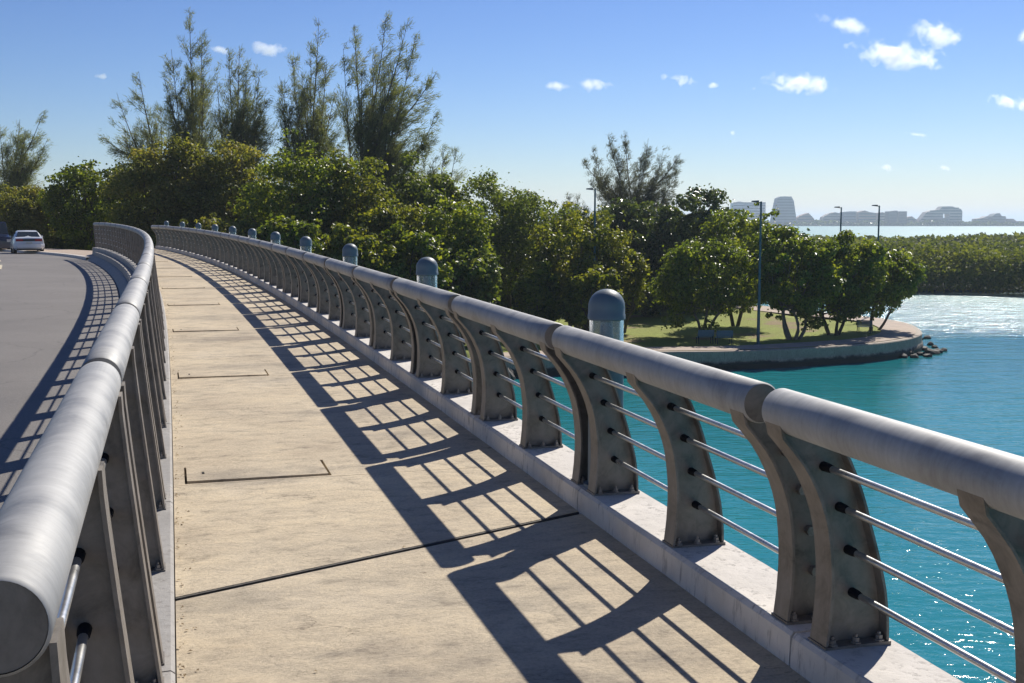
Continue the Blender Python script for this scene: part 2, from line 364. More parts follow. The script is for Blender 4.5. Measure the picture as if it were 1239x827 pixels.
class B:
    """collects verts and faces"""
    def __init__(s): s.v = []; s.f = []
    def add(s, v, f):
        k = len(s.v); s.v += [tuple(p) for p in v]; s.f += [tuple(i + k for i in q) for q in f]; return s
    def box(s, a, b_, rz=0, org=None):
        x0, y0, z0 = a; x1, y1, z1 = b_
        v = [(x0, y0, z0), (x1, y0, z0), (x1, y1, z0), (x0, y1, z0), (x0, y0, z1), (x1, y0, z1), (x1, y1, z1), (x0, y1, z1)]
        if rz:
            c, sn = math.cos(rz), math.sin(rz); ox, oy = org or (0, 0)
            v = [(ox + (x - ox) * c - (y - oy) * sn, oy + (x - ox) * sn + (y - oy) * c, z) for x, y, z in v]
        return s.add(v, [(0, 3, 2, 1), (4, 5, 6, 7), (0, 1, 5, 4), (1, 2, 6, 5), (2, 3, 7, 6), (3, 0, 4, 7)])
    def tube(s, pts, rad, n=8, cap=True):
        pts = [Vector(p) for p in pts]
        rings = []
        for i, p in enumerate(pts):
            t = (pts[min(i + 1, len(pts) - 1)] - pts[max(i - 1, 0)]).normalized()
            a = t.cross(Vector((0, 0, 1)))
            if a.length < 1e-3: a = t.cross(Vector((0, 1, 0)))
            a.normalize(); b_ = a.cross(t)
            r = rad[i] if hasattr(rad, '__len__') else rad
            rings.append([p + (a * math.cos(2 * math.pi * j / n) + b_ * math.sin(2 * math.pi * j / n)) * r for j in range(n)])
        v = [q for r_ in rings for q in r_]
        f = [(i * n + j, i * n + (j + 1) % n, (i + 1) * n + (j + 1) % n, (i + 1) * n + j) for i in range(len(pts) - 1) for j in range(n)]
        if cap:
            f.append(tuple(reversed(range(n)))); f.append(tuple((len(pts) - 1) * n + j for j in range(n)))
        return s.add(v, f)
    def lathe(s, prof, n=24, org=(0, 0, 0)):
        v = []; f = []
        for r, z in prof:
            for j in range(n):
                a = 2 * math.pi * j / n
                v.append((org[0] + r * math.cos(a), org[1] + r * math.sin(a), org[2] + z))
        for i in range(len(prof) - 1):
            for j in range(n):
                f.append((i * n + j, i * n + (j + 1) % n, (i + 1) * n + (j + 1) % n, (i + 1) * n + j))
        return s.add(v, f)
    def data(s, name, m, smooth=False):
        return mesh_data(name, s.v, s.f, m, smooth)

def smooth_by_angle(me, deg=35):
    bm = bmesh.new(); bm.from_mesh(me)
    for f in bm.faces: f.smooth = True
    for e in bm.edges:
        if len(e.link_faces) != 2 or e.calc_face_angle(0) > math.radians(deg): e.smooth = False
    bm.to_mesh(me); bm.free()
    return me

ORD = ['first', 'second', 'third', 'fourth', 'fifth', 'sixth', 'seventh', 'eighth', 'ninth', 'tenth', 'eleventh', 'twelfth', 'thirteenth',
       'fourteenth', 'fifteenth', 'sixteenth', 'seventeenth', 'eighteenth', 'nineteenth', 'twentieth', 'twenty-first', 'twenty-second',
       'twenty-third', 'twenty-fourth', 'twenty-fifth', 'twenty-sixth', 'twenty-seventh', 'twenty-eighth', 'twenty-ninth', 'thirtieth']

# ------------------------------------------------------------------ the bridge's line in plan
def XR(y): return 2.35 - 0.294 * y - 2.3333e-5 * max(y - 4.0, 0.0) ** 3
def slopeR(y): return -0.294 - 7e-5 * max(y - 4.0, 0.0) ** 2
def zdeck(y): return EYE - 1.75 + 0.009 * min(y, 52) - 0.011 * max(min(y, 100) - 56, 0)
_ty = np.arange(-14, 150, 0.05)
def curve(off):
    """points (x, y) of the line 'off' metres left of the right kerb face, with arc length"""
    P = []
    for y in _ty:
        m = slopeR(y); n = math.hypot(m, 1); tx, ty = m / n, 1 / n
        P.append((XR(y) - ty * off, y + tx * off))
    P = np.array(P); s = np.concatenate([[0], np.cumsum(np.hypot(*np.diff(P, axis=0).T))])
    i0 = np.interp(0.0, P[:, 1], s)
    return P, s - i0
_C = {}
def at(s, off):
    k = round(off, 4)
    if k not in _C: _C[k] = curve(off)
    P, S = _C[k]
    return float(np.interp(s, S, P[:, 0])), float(np.interp(s, S, P[:, 1]))
def s_of_y(y, off):
    k = round(off, 4)
    if k not in _C: _C[k] = curve(off)
    P, S = _C[k]
    return float(np.interp(y, P[:, 1], S))
def pv(y, off, dz=0.0):
    """point 'off' metres left of the right kerb face on the cross-section through the kerb at y"""
    m = slopeR(y); n = math.hypot(m, 1)
    return (XR(y) - off / n, y + m / n * off, zdeck(y) + dz)

def un(x, y, Y):
    """photo pixel at forward distance Y -> world point"""
    u = (x - CX) / F; v = (y - CY) / F
    c, s = math.cos(PITCH), math.sin(PITCH)
    fy = c - v * s; fz = -s - v * c
    return Vector((u / fy * Y, Y, EYE + fz / fy * Y))

DECK_W = 2.28
TUBE_L = 2.51            # left railing's tube line
ROAD_OFF = 2.86          # where the road starts
ROAD_DROP = -0.50

# ------------------------------------------------------------------ water and land
wv = []; wf = []
me = B().add([(-14000, -6000, 0), (14000, -6000, 0), (14000, 16000, 0), (-14000, 16000, 0)], [(0, 1, 2, 3)]).data('water', M['water'])
tag(obj('water', me), kind='structure')

SHORE = [(-120, 60), (-60, 61), (-30, 62), (-15, 63.5), (-6, 65.5), (1, 68), (6, 70), (9.4, 70.9), (11.4, 70.8), (14, 71.3), (16.7, 72.2), (20.8, 74.1),
         (23.9, 75.8), (26.6, 78.4), (28.6, 81.6), (29.7, 85), (30.5, 89), (30.6, 92), (30.0, 95.5), (27, 101), (22, 112), (15, 126), (8, 145), (6, 170), (15, 210),
         (0, 260), (-120, 280), (-260, 200), (-260, 60)]

def road_dist(x, y):
    """distance right of the road line (positive to the right)"""
    if y > 140: return 60
    return (x - (XR(y) - 3.0)) / math.hypot(slopeR(y), 1)
def sstep(a, b_, t):
    t = min(1, max(0, (t - a) / (b_ - a))); return t * t * (3 - 2 * t)
def land_z(x, y):
    base = 1.05
    d = road_dist(x, y)
    hi = zdeck(min(y, 100)) + ROAD_DROP - 0.05
    k = 1 - sstep(4.5, 22, d)
    k *= sstep(59, 68, y)
    z = base + (hi - base) * k
    return z + 0.25 * math.sin(x * 0.21 + 1.3) * math.sin(y * 0.17) * (0.3 if y < 90 else 1.0) * (1 - k)

def ngon_grid(name, poly, step, zf, m, drop=None):
    bm = bmesh.new()
    bm.faces.new([bm.verts.new((x, y, 0)) for x, y in poly])
    xs = [p[0] for p in poly]; ys = [p[1] for p in poly]
    for ax, lo, hi in ((0, min(xs), max(xs)), (1, min(ys), max(ys))):
        c = lo + step
        while c < hi:
            co = (c, 0, 0) if ax == 0 else (0, c, 0); no = (1, 0, 0) if ax == 0 else (0, 1, 0)
            bmesh.ops.bisect_plane(bm, geom=bm.verts[:] + bm.edges[:] + bm.faces[:], plane_co=co, plane_no=no, dist=1e-4)
            c += step
    if drop:
        be = [e for e in bm.edges if e.is_boundary]
        for v in bm.verts: v.co.z = zf(v.co.x, v.co.y)
        r = bmesh.ops.extrude_edge_only(bm, edges=be)
        for g in r['geom']:
            if isinstance(g, bmesh.types.BMVert): g.co.z = drop
    else:
        for v in bm.verts: v.co.z = zf(v.co.x, v.co.y)
    bmesh.ops.recalc_face_normals(bm, faces=bm.faces[:])
    me = bpy.data.meshes.new(name); bm.to_mesh(me); bm.free(); me.materials.append(m)
    me.polygons.foreach_set('use_smooth', [True] * len(me.polygons))
    return me

tag(obj('terrain', ngon_grid('terrain', SHORE, 6.0, land_z, M['lawn'], -2.0)), kind='structure')

# seawall and promenade along the tip of the park
WALL = [p for p in SHORE[4:22]]
def resample(P, step):
    P = np.array(P); s = np.concatenate([[0], np.cumsum(np.hypot(*np.diff(P, axis=0).T))])
    # Catmull-like smoothing by dense interpolation and averaging
    t = np.arange(0, s[-1], 0.25)
    X = np.interp(t, s, P[:, 0]); Y = np.interp(t, s, P[:, 1])
    k = np.ones(13) / 13
    Xp = np.pad(X, 6, mode='edge'); Yp = np.pad(Y, 6, mode='edge')
    X = np.convolve(Xp, k, 'valid'); Y = np.convolve(Yp, k, 'valid')
    n = max(2, int(s[-1] / step)); idx = np.linspace(0, len(X) - 1, n).astype(int)
    return np.stack([X[idx], Y[idx]], 1)
WL = resample(WALL, 0.8)
tw = np.gradient(WL, axis=0); tw /= np.linalg.norm(tw, axis=1)[:, None]
nw = np.stack([tw[:, 1], -tw[:, 0]], 1)        # pointing to the water
def ribbon(prof, m, name, path=WL, nrm=nw, close=False, jitter=0.0):
    rnd = random.Random(5)
    v = []; f = []; k = len(prof)
    for i, (p, n) in enumerate(zip(path, nrm)):
        j = (rnd.random() - .5) * jitter
        for o, z in prof: v.append((p[0] + n[0] * (o + j), p[1] + n[1] * (o + j), z))
    for i in range(len(path) - 1):
        for q in range(k - (0 if close else 1)):
            a = i * k + q; b_ = i * k + (q + 1) % k
            f.append((a, b_, b_ + k, a + k))
    return mesh_data(name, v, f, m)
wall = tag(obj('seawall', ribbon([(0.05, 1.16), (0.42, 1.15), (0.48, 1.09), (0.50, 0.55), (0.60, 0.30), (0.66, -1.5), (0.05, -1.5)], M['wallc'], 'seawall', jitter=0.04, close=True)),
           'weathered concrete seawall curving round the park lawn above the lagoon', 'seawall')
wid = 2.2 + 1.6 * np.exp(-((np.arange(len(WL)) / len(WL) - 0.72) / 0.16) ** 2)
pv_, pf = [], []
for i, (p, n) in enumerate(zip(WL, nw)):
    for o, z in ((0.06, 1.158), (-wid[i], 1.150)): pv_.append((p[0] + n[0] * o, p[1] + n[1] * o, z + 0.03))
for i in range(len(WL) - 1): pf.append((2 * i, 2 * i + 1, 2 * i + 3, 2 * i + 2))
tag(obj('promenade_path', mesh_data('promenade_path', pv_, pf, M['path'])), kind='structure')

# ------------------------------------------------------------------ bridge: girder, road, kerbs, walkway
def strip(name, ys, cols, m, smooth=False, capends=True):
    """cols: list of (offset, dz) across the bridge; ys along"""
    v = []; f = []; k = len(cols)
    for y in ys:
        for o, dz in cols: v.append(pv(y, o, dz))
    for i in range(len(ys) - 1):
        for j in range(k - 1):
            f.append((i * k + j, (i + 1) * k + j, (i + 1) * k + j + 1, i * k + j + 1))
    return mesh_data(name, v, f, m, smooth)
YS = list(np.arange(-8, 54.6, 1.0))
me = strip('bridge_girder', YS, [(-0.32, -0.115), (-0.32, -0.55), (0.3, -1.5), (12.5, -2.1), (13.4, -1.2), (13.4, -0.72), (2.84, -0.72), (2.84, -0.115), (-0.32, -0.115)], M['barrier'])
tag(obj('bridge_girder', me), kind='structure')
YR = list(np.arange(-8, 118, 1.0))
me = strip('road', YR, [(12.2, ROAD_DROP), (9.0, ROAD_DROP + 0.05), (ROAD_OFF + 0.28, ROAD_DROP)], M['asphalt'])
tag(obj('road', me), kind='structure')
# centre line and edge line, worn paint dashes
def dash(y0, y1, off, w=0.12):
    n = max(2, int((y1 - y0) / 0.8))
    zz = ROAD_DROP + 0.05 * (1 - abs(off - 9.0) / 6) * 0 + 0.012
    return strip('lane_line', list(np.linspace(y0, y1, n)), [(off + w, zz + 0.04), (off, zz + 0.04)], M['paint_line'])
lines = empty('lane_markings'); tag(lines, kind='structure')
for y0 in range(46, 100, 7):
    obj('lane_line', dash(y0, y0 + 3.6, 6.75), lines)
# far kerb of the road
fk = B()
tag(obj('road_kerb', strip('road_kerb', list(np.arange(54.5, 112, 0.5)), [(3.16, -0.52), (3.14, -0.37), (2.94, -0.36), (2.92, -0.8)], M['kerb'])), kind='structure')
tag(obj('sidewalk', strip('sidewalk', list(np.arange(54.5, 112, 0.5)), [(2.93, -0.366), (0.0, -0.35), (-0.4, -0.9)], M['path'])), kind='structure')
tag(obj('road_kerb.001', strip('road_kerb', YR, [(12.6, -0.8), (12.6, -0.42), (12.3, -0.42), (12.25, -0.62)], M['kerb'])), kind='structure')

# barrier wall under the left railing, in cast lengths
LEFT_L = 2.6
sl0 = s_of_y(4.05, TUBE_L) - LEFT_L
NL = 22
barrier = empty('barrier_wall'); tag(barrier, 'low stepped concrete barrier between the road and the walkway', 'barrier')
def y_at_left(s): return at(s, TUBE_L)[1]
def y_cross(s, off):
    """kerb y whose cross-section passes through the point at arc length s on the line 'off'"""
    x, y = at(s, off)
    t = y
    for _ in range(12):
        t -= (pv(t, off)[1] - y) * 0.9
    return t
LY = [y_cross(sl0 + i * LEFT_L, TUBE_L) for i in range(-3, NL + 1)]
bprof = [(2.285, -0.11), (2.285, 0.050), (2.30, 0.062), (2.59, 0.055), (2.63, 0.03), (2.66, -0.26), (2.68, -0.28), (2.88, -0.31), (2.93, -0.34), (3.12, -0.50), (3.12, -0.72)]
for i in range(len(LY) - 1):
    ys = list(np.linspace(LY[i] + 0.006, LY[i + 1] - 0.006, 5))
    me = strip('cast_length', ys, bprof, M['barrier'])
    bm = bmesh.new(); bm.from_mesh(me)
    bm.verts.ensure_lookup_table(); k = len(bprof)
    bm.faces.new([bm.verts[j] for j in range(k)]); bm.faces.new([bm.verts[(len(ys) - 1) * k + j] for j in reversed(range(k))])
    bm.to_mesh(me); bm.free()
    blk = obj('cast_length', me, barrier)
    # drain holes in the road face: solid plugs, inner shade given by near-black colour
    if i > 3:
        for q in (0.3, 0.8):
            y = LY[i] + q * (LY[i + 1] - LY[i]); a = pv(y, 2.648, -0.13); m_ = slopeR(y); n = math.hypot(m_, 1)
            b_ = B().tube([(a[0] + 0.02 / n, a[1] - m_ / n * 0.02, a[2]), (a[0] - 0.006 / n, a[1] + 0.006 * m_ / n, a[2])], 0.032, 10)
            obj('drain_hole', b_.data('drain_hole', M['gap_dark']), blk)

# right kerb, block by block
RL = 2.44
sr1 = s_of_y(4.32, 0.0)
NR = 23
def ry(k): return y_cross(sr1 + (k - 1) * RL, 0.0)
kerb = empty('walkway_kerb'); tag(kerb, 'white painted concrete kerb carrying the railing above the water', 'kerb')
kprof = [(0.012, -0.10), (0.004, 0.118), (-0.012, 0.135), (-0.335, 0.128), (-0.35, 0.11), (-0.35, -0.3), (0.0, -0.3)]
RJ = [ry(k) for k in range(-2, NR + 1)]
for i in range(len(RJ) - 1):
    ys = list(np.linspace(RJ[i] + 0.007, RJ[i + 1] - 0.007, 7))
    rnd = random.Random(i); v = []; f = []; k = len(kprof)
    for y in ys:
        for o, dz in kprof: v.append(pv(y, o + rnd.uniform(-.003, .003), dz + rnd.uniform(-.002, .002)))
    for a in range(len(ys) - 1):
        for j in range(k):
            f.append((a * k + j, (a + 1) * k + j, (a + 1) * k + (j + 1) % k, a * k + (j + 1) % k))
    f.append(tuple(reversed(range(k)))); f.append(tuple((len(ys) - 1) * k + j for j in range(k)))
    obj('kerb_block', mesh_data('kerb_block', v, f, M['kerb']), kerb)

# walkway slabs with hatch openings and a skewed expansion joint
walk = empty('walkway'); tag(walk, kind='structure')
HATCH_V = (DECK_W - 0.07 - 0.94, DECK_W - 0.07)
hs = [s_of_y(7.55, 1.2) + i * 2 * RL for i in range(0, 10)]       # near edge of each hatch, along the middle line
HL = 0.50
def dpt(s, v, dz=0.0):
    x, y = at(s, 1.2)                # arc length along the middle line, sections square to it
    t = y
    for _ in range(8): t -= (pv(t, 1.2)[1] - y) * 0.9
    return pv(t, v, dz)
def slab(name, s0, s1, hatch=None):
    vb = sorted({0.0, DECK_W * 0.3, DECK_W} | ({HATCH_V[0], HATCH_V[1]} if hatch else {DECK_W * 0.65}))
    n = max(2, int((s1(0) - s0(0)) / 1.0) + 1)
    tb = [j / n for j in range(n + 1)]
    if hatch: tb = sorted(set(tb) | {0.0 + 1e-9})
    bm = bmesh.new(); rows = []
    def sv(t, v): return s0(v) + (s1(v) - s0(v)) * t
    if hatch:
        tt = HL / (s1(0) - s0(0)); t0 = 0.03 / (s1(0) - s0(0))
        tb = sorted({0.0, t0, t0 + tt, 1.0} | {t for t in tb if t > t0 + tt + 0.02})
    for t in tb: rows.append([bm.verts.new(dpt(sv(t, v), v)) for v in vb])
    for a in range(len(tb) - 1):
        for b_ in range(len(vb) - 1):
            if hatch and abs(tb[a] - t0) < 1e-6 and vb[b_] == HATCH_V[0]: continue
            bm.faces.new((rows[a][b_], rows[a + 1][b_], rows[a + 1][b_ + 1], rows[a][b_ + 1]))
    be = [e for e in bm.edges if e.is_boundary]
    r = bmesh.ops.extrude_edge_only(bm, edges=be)
    for g in r['geom']:
        if isinstance(g, bmesh.types.BMVert): g.co.z -= 0.10
    bmesh.ops.recalc_face_normals(bm, faces=bm.faces[:])
    # make sure tops point up
    if sum(1 for f in bm.faces if f.normal.z > 0.5) < sum(1 for f in bm.faces if f.normal.z < -0.5):
        bmesh.ops.reverse_faces(bm, faces=bm.faces[:])
    me = bpy.data.meshes.new(name); bm.to_mesh(me); bm.free(); me.materials.append(M['deck'])
    return obj(name, me, walk)
s_exR, s_exL = s_of_y(6.62, 0.0), s_of_y(5.08, 2.28)
# both measured along the middle line
def mid_s(y, off):
    """middle-line arc length of the cross-section through photo point at offset off with forward distance y"""
    t = y
    for _ in range(12): t -= (pv(t, off)[1] - y) * 0.9
    return s_of_y(pv(t, 1.2)[1], 1.2)
eR, eL = mid_s(6.62, 0.0), mid_s(5.08, DECK_W)
def ex(d): return lambda v: eR + (eL - eR) * v / DECK_W + d
G = 0.006
slab('slab', lambda v: -8.0, ex(-0.03))
slab('slab', ex(0.03), lambda v: hs[0] - G)
for i, h in enumerate(hs):
    end = hs[i + 1] - G if i + 1 < len(hs) else h + 2 * RL
    slab('slab', (lambda h: lambda v: h)(h), (lambda e: lambda v: e)(end), True)
slab('slab', lambda v: hs[-1] + 2 * RL + G, lambda v: hs[-1] + 2 * RL + 6)
# expansion joint seal: two lips and a rubber gland
sv_, sf_ = [], []
for d0, d1, dz, mm, nm in ((-0.028, -0.014, -0.004, 'rubber', 'joint_lip'), (0.014, 0.028, -0.003, 'rubber', 'joint_lip'), (-0.012, 0.012, -0.022, 'gap_dark', 'joint_gland')):
    v = []; f = []
    for j in range(13):
        vv = DECK_W * j / 12
        for dd, zz in ((d0, -0.09), (d0, dz), (d1, dz), (d1, -0.09)): v.append(dpt(ex(dd)(vv), vv, zz))
    for j in range(12):
        for q in range(3): f.append((j * 4 + q, (j + 1) * 4 + q, (j + 1) * 4 + q + 1, j * 4 + q + 1))
    obj(nm, mesh_data(nm, v, f, M[mm]), walk)
# hatch covers
for i, h in enumerate(hs[:8]):
    g = 0.020
    a0, a1 = h + 0.03 + g, h + 0.03 + HL - g * (0.5 if i % 2 else 0.3)
    v0, v1 = HATCH_V[0] + g, HATCH_V[1] - g * 0.7
    v = [dpt(a0, v0, 0.010), dpt(a1, v0, 0.004), dpt(a1, v1, 0.006), dpt(a0, v1, 0.014)]
    v += [(x, y, z - 0.07) for x, y, z in v]
    me = mesh_data('hatch_cover', v, [(0, 1, 2, 3), (0, 4, 5, 1), (1, 5, 6, 2), (2, 6, 7, 3), (3, 7, 4, 0)], M['deck'])
    bm = bmesh.new(); bm.from_mesh(me); bmesh.ops.recalc_face_normals(bm, faces=bm.faces[:]); bm.to_mesh(me); bm.free()
    o = obj('hatch_cover', me)
    tag(o, 'rectangular concrete access cover set in the walkway, %s from the camera' % ORD[i], 'access cover', 'access covers along the walkway')
    pull = B(); c = dpt(h + 0.28, HATCH_V[1] - 0.12, 0.012)
    pull.box((c[0] - 0.008, c[1] - 0.03, c[2] - 0.004), (c[0] + 0.008, c[1] + 0.03, c[2] + 0.0015), 0.29, (c[0], c[1]))
    obj('lifting_slot', pull.data('lifting_slot', M['gap_dark']), o)  # closed bar, the slot's inner shade is put into its colour

# ------------------------------------------------------------------ railing panels
IN = [(0.0, 0.0), (0.10, 0.012), (0.216, 0.018), (0.30, 0.017), (0.355, 0.012), (0.42, 0.004), (0.478, -0.006), (0.54, -0.024), (0.60, -0.048), (0.66, -0.078), (0.71, -0.108), (0.76, -0.148), (0.80, -0.183), (0.835, -0.213)]
OUT = [(0.0, 0.25), (0.10, 0.247), (0.216, 0.230), (0.30, 0.210), (0.386, 0.185), (0.46, 0.161), (0.54, 0.138), (0.61, 0.113), (0.68, 0.084), (0.74, 0.055), (0.79, 0.028), (0.835, 0.0)]
def prof(tab, z): return float(np.interp(z, [a for a, _ in tab], [b_ for _, b_ in tab]))

def post_mesh(name, zb, ztube, ku, u_t, straight=False):
    """I-section fin; local x along the rail, y to the left (lean side), z up from the deck. u measured away from the lean side"""
    H = ztube - zb; sc = H / 0.91
    zs = [0.012 + (H - (0.045 if straight else 0.050)) * i / 17 for i in range(18)]
    zz = [z / sc for z in zs]
    def U(tab, z): return (prof(tab, min(z, 0.835)) + 0.155) * ku
    b_ = B()
    ys_in = [u_t - U(IN, z) for z in zz]; ys_out = [u_t - U(OUT, z) for z in zz]
    if straight:      # the road-side railing: straight flange towards the walkway
        ys_in = [u_t + 0.045 - 0.065 * (1 - min(1, z / 0.86)) ** 1.3 for z in zz]
        ys_out = [u_t - 0.068 - 0.105 * (1 - min(1, z / 0.86)) ** 1.1 for z in zz]
    # web
    t = 0.006; n = len(zs); v = []
    for x in (-t, t):
        for yi, yo, z in zip(ys_in, ys_out, zs): v += [(x, yi, zb + z), (x, yo, zb + z)]
    f = []
    for i in range(n - 1):
        f.append((2 * i, 2 * i + 1, 2 * i + 3, 2 * i + 2))
        f.append((2 * n + 2 * i + 1, 2 * n + 2 * i, 2 * n + 2 * i + 2, 2 * n + 2 * i + 3))
    b_.add(v, f)
    # flanges
    for ys, sg in ((ys_in, 1), (ys_out, -1)):
        w = 0.055; th = 0.011; v = []
        for y, z in zip(ys, zs):
            v += [(-w, y, zb + z), (w, y, zb + z), (w, y + sg * th, zb + z), (-w, y + sg * th, zb + z)]
        f = [(0, 1, 2, 3)] + [(4 * (n - 1) + 3, 4 * (n - 1) + 2, 4 * (n - 1) + 1, 4 * (n - 1))]
        for i in range(n - 1):
            for q in range(4): f.append((4 * i + q, 4 * i + (q + 1) % 4, 4 * i + 4 + (q + 1) % 4, 4 * i + 4 + q))
        b_.add(v, f)
    me = b_.data(name, M['post'])
    bm = bmesh.new(); bm.from_mesh(me); bmesh.ops.recalc_face_normals(bm, faces=bm.faces[:]); bm.to_mesh(me); bm.free()
    smooth_by_angle(me, 40)
    return me, ys_in, ys_out

def tube_mesh(name, x0, x1, y, z, r, n=40):
    b_ = B(); v = []; f = []
    xs = [(x0, r - 0.006), (x0 + 0.006, r)] + [(x0 + (x1 - x0) * k / 6, r) for k in range(1, 6)] + [(x1 - 0.006, r), (x1, r - 0.006)]
    for x, rr in xs:
        for j in range(n):
            a = 2 * math.pi * j / n; v.append((x, y + rr * math.cos(a), z + rr * math.sin(a)))
    for i in range(len(xs) - 1):
        for j in range(n): f.append((i * n + j, (i + 1) * n + j, (i + 1) * n + (j + 1) % n, i * n + (j + 1) % n))
    b_.add(v, f)
    return smooth_by_angle(b_.data(name, M['tube']), 50)
def disc_mesh(name, y, z, r, n=40, m='post'):
    b_ = B(); v = []
    for x in (-0.004, 0.004):
        v += [(x, y + r * math.cos(2 * math.pi * j / n), z + r * math.sin(2 * math.pi * j / n)) for j in range(n)]
    b_.add(v, [tuple(reversed(range(n))), tuple(range(n, 2 * n))] + [(j, (j + 1) % n, n + (j + 1) % n, n + j) for j in range(n)])
    me = b_.data(name, M[m])
    bm = bmesh.new(); bm.from_mesh(me); bmesh.ops.recalc_face_normals(bm, faces=bm.faces[:]); bm.to_mesh(me); bm.free()
    return me

class Kit:
    """shared meshes of one railing"""
    def __init__(k, L, zb, zt, r, ku, yt, gap, inset, straight):
        k.L, k.zb, k.zt, k.r, k.ku, k.yt = L, zb, zt, r, ku, yt
        k.tube = tube_mesh('top_rail', gap / 2, L - gap / 2, yt, zt, r)
        k.cap = disc_mesh('end_cap', yt, zt, r - 0.007)
        k.gap = gap
        k.post, yi, yo = post_mesh('post', zb, zt, ku, yt, straight)
        k.px = (inset, L / 2, L - inset)
        k.plate = B().box((-0.062, yo[0] - 0.016, zb - 0.004), (0.062, yi[0] + 0.016, zb + 0.011)).data('base_plate', M['post'])
        k.bx = [(sx, yo[0] + (yi[0] - yo[0]) * q) for sx in (-0.042, 0.042) for q in (0.1, 0.5, 0.9)]
        k.bolt = B().lathe([(0.0, 0.0), (0.021, 0.0), (0.021, 0.006), (0.014, 0.007), (0.014, 0.022), (0.007, 0.023), (0.007, 0.034), (0.0, 0.035)], 6).data('anchor_bolt', M['bolt'])
        H = (zt - zb) / 0.91
        k.rods = []
        for z in (0.20, 0.37, 0.54, 0.70):
            u = (prof(IN, z) + prof(OUT, z)) / 2
            k.rods.append((yt - (u + 0.155) * ku, zb + z * H) if not straight else (yt - 0.005 - 0.045 * (1 - z / 0.86), zb + z * H))
        k.rod = []
        for a, b_ in ((k.px[0], k.px[1]), (k.px[1], k.px[2])):
            k.rod.append(smooth_by_angle(B().tube([(a, 0, 0), (b_, 0, 0)], 0.0125, 12).data('rod', M['rod']), 50))
        k.sleeve = smooth_by_angle(B().tube([(0, 0, 0), (0.04, 0, 0), (0.06, 0, 0)], [0.018, 0.017, 0.0135], 12).data('sleeve', M['sleeve']), 40)
        k.nut = B().tube([(0, 0, 0), (0.028, 0, 0)], 0.02, 6).data('rod_nut', M['bolt'])
    def build(k, p0, p1, near):
        a = Vector(p0); b_ = Vector(p1); d = b_ - a
        e = empty('railing_panel', p0)
        e.rotation_euler = (0, -math.asin(d.z / d.length), math.atan2(d.y, d.x))
        obj('top_rail', k.tube, e)
        obj('end_cap', k.cap, e, (k.gap / 2 + 0.006, 0, 0)); obj('end_cap', k.cap, e, (k.L - k.gap / 2 - 0.006, 0, 0))
        for q, x in enumerate(k.px):
            p = obj('post', k.post, e, (x, 0, 0))
            obj('base_plate', k.plate, p)
            if near:
                for bx, by in k.bx: obj('anchor_bolt', k.bolt, p, (bx, by, k.zb + 0.012), (0, 0, 0.4 * bx * 90))
                if q != 1:
                    for y, z in k.rods: obj('rod_nut', k.nut, p, (0.006 if q == 2 else -0.034, y, z))
        for q in (0, 1):
            for y, z in k.rods:
                r = obj('rod', k.rod[q], e, (0, y, z))
                if near:
                    obj('sleeve', k.sleeve, r, (k.px[q] + 0.006, 0, 0))
                    obj('sleeve', k.sleeve, r, (k.px[q + 1] - 0.006, 0, 0), (0, 0, math.pi))
        return e

KR = Kit(RL, 0.133, 1.024, 0.079, 1.0, 0.12, 0.14, 0.14, False)
for k in range(-1, NR):
    e = KR.build(pv(ry(k), 0.0), pv(ry(k + 1), 0.0), k < 9)
    tag(e, 'grey steel railing panel with curved posts on the water side, %s from the camera' % ORD[k + 1], 'railing', 'railing panels on the water side')

KL = Kit(LEFT_L, 0.058, 1.15, 0.076, 0.66, 0.0, 0.12, 0.125, True)
sleeve_me = smooth_by_angle(B().tube([(-0.062, 0, 1.15), (0.062, 0, 1.15)], 0.0725, 32).data('joint_sleeve', M['sleeve']), 50)
for i in range(NL):
    s = sl0 + i * LEFT_L
    def pl(s_):
        y = y_cross(s_, TUBE_L); return pv(y, TUBE_L)
    e = KL.build(pl(s), pl(s + LEFT_L), i < 4)
    if i < NL - 1: obj('joint_sleeve', sleeve_me, e, (LEFT_L, 0, 0))
    tag(e, 'grey steel railing panel between road and walkway, %s from the camera' % ORD[i], 'railing', 'railing panels on the road side')

# ------------------------------------------------------------------ bollard lights between the paired posts
def m_lens():
    m, N, L, b = mat('bollard_lens')
    b.inputs['Base Color'].default_value = (0.80, 0.84, 0.84, 1)
    b.inputs['Transmission Weight'].default_value = 0.85
    b.inputs['Roughness'].default_value = 0.12
    b.inputs['IOR'].default_value = 1.2
    tc = node(N, 'ShaderNodeTexCoord'); nz = node(N, 'ShaderNodeTexNoise', Scale=14.0, Detail=3.0); L.new(tc.outputs['Object'], nz.inputs['Vector'])
    r = ramp(N, [(0.35, (0.06,) * 3), (0.7, (0.35,) * 3)]); L.new(nz.outputs['Fac'], r.inputs[0]); L.new(r.outputs[0], b.inputs['Roughness'])
    return m
M['lens'] = m_lens()
M['core'] = simple('bollard_reflector', (0.30, 0.34, 0.36), 0.4, 0.3)
RB = 0.107
head_me = smooth_by_angle(B().lathe([(0.0, 1.30)] + [(RB * math.sin(a), 1.30 - RB * 0.95 * (1 - math.cos(a))) for a in [i * math.pi / 16 for i in range(1, 9)]] + [(RB, 1.155), (RB + 0.003, 1.150), (RB + 0.003, 1.125), (RB - 0.01, 1.12), (0.0, 1.12)], 36).data('cap', M['bollard']), 40)
lens_me = smooth_by_angle(B().lathe([(RB - 0.006, 1.12), (RB - 0.006, 0.93), (RB - 0.012, 0.93), (RB - 0.012, 1.12), (RB - 0.006, 1.12)], 36).data('lens', M['lens']), 40)
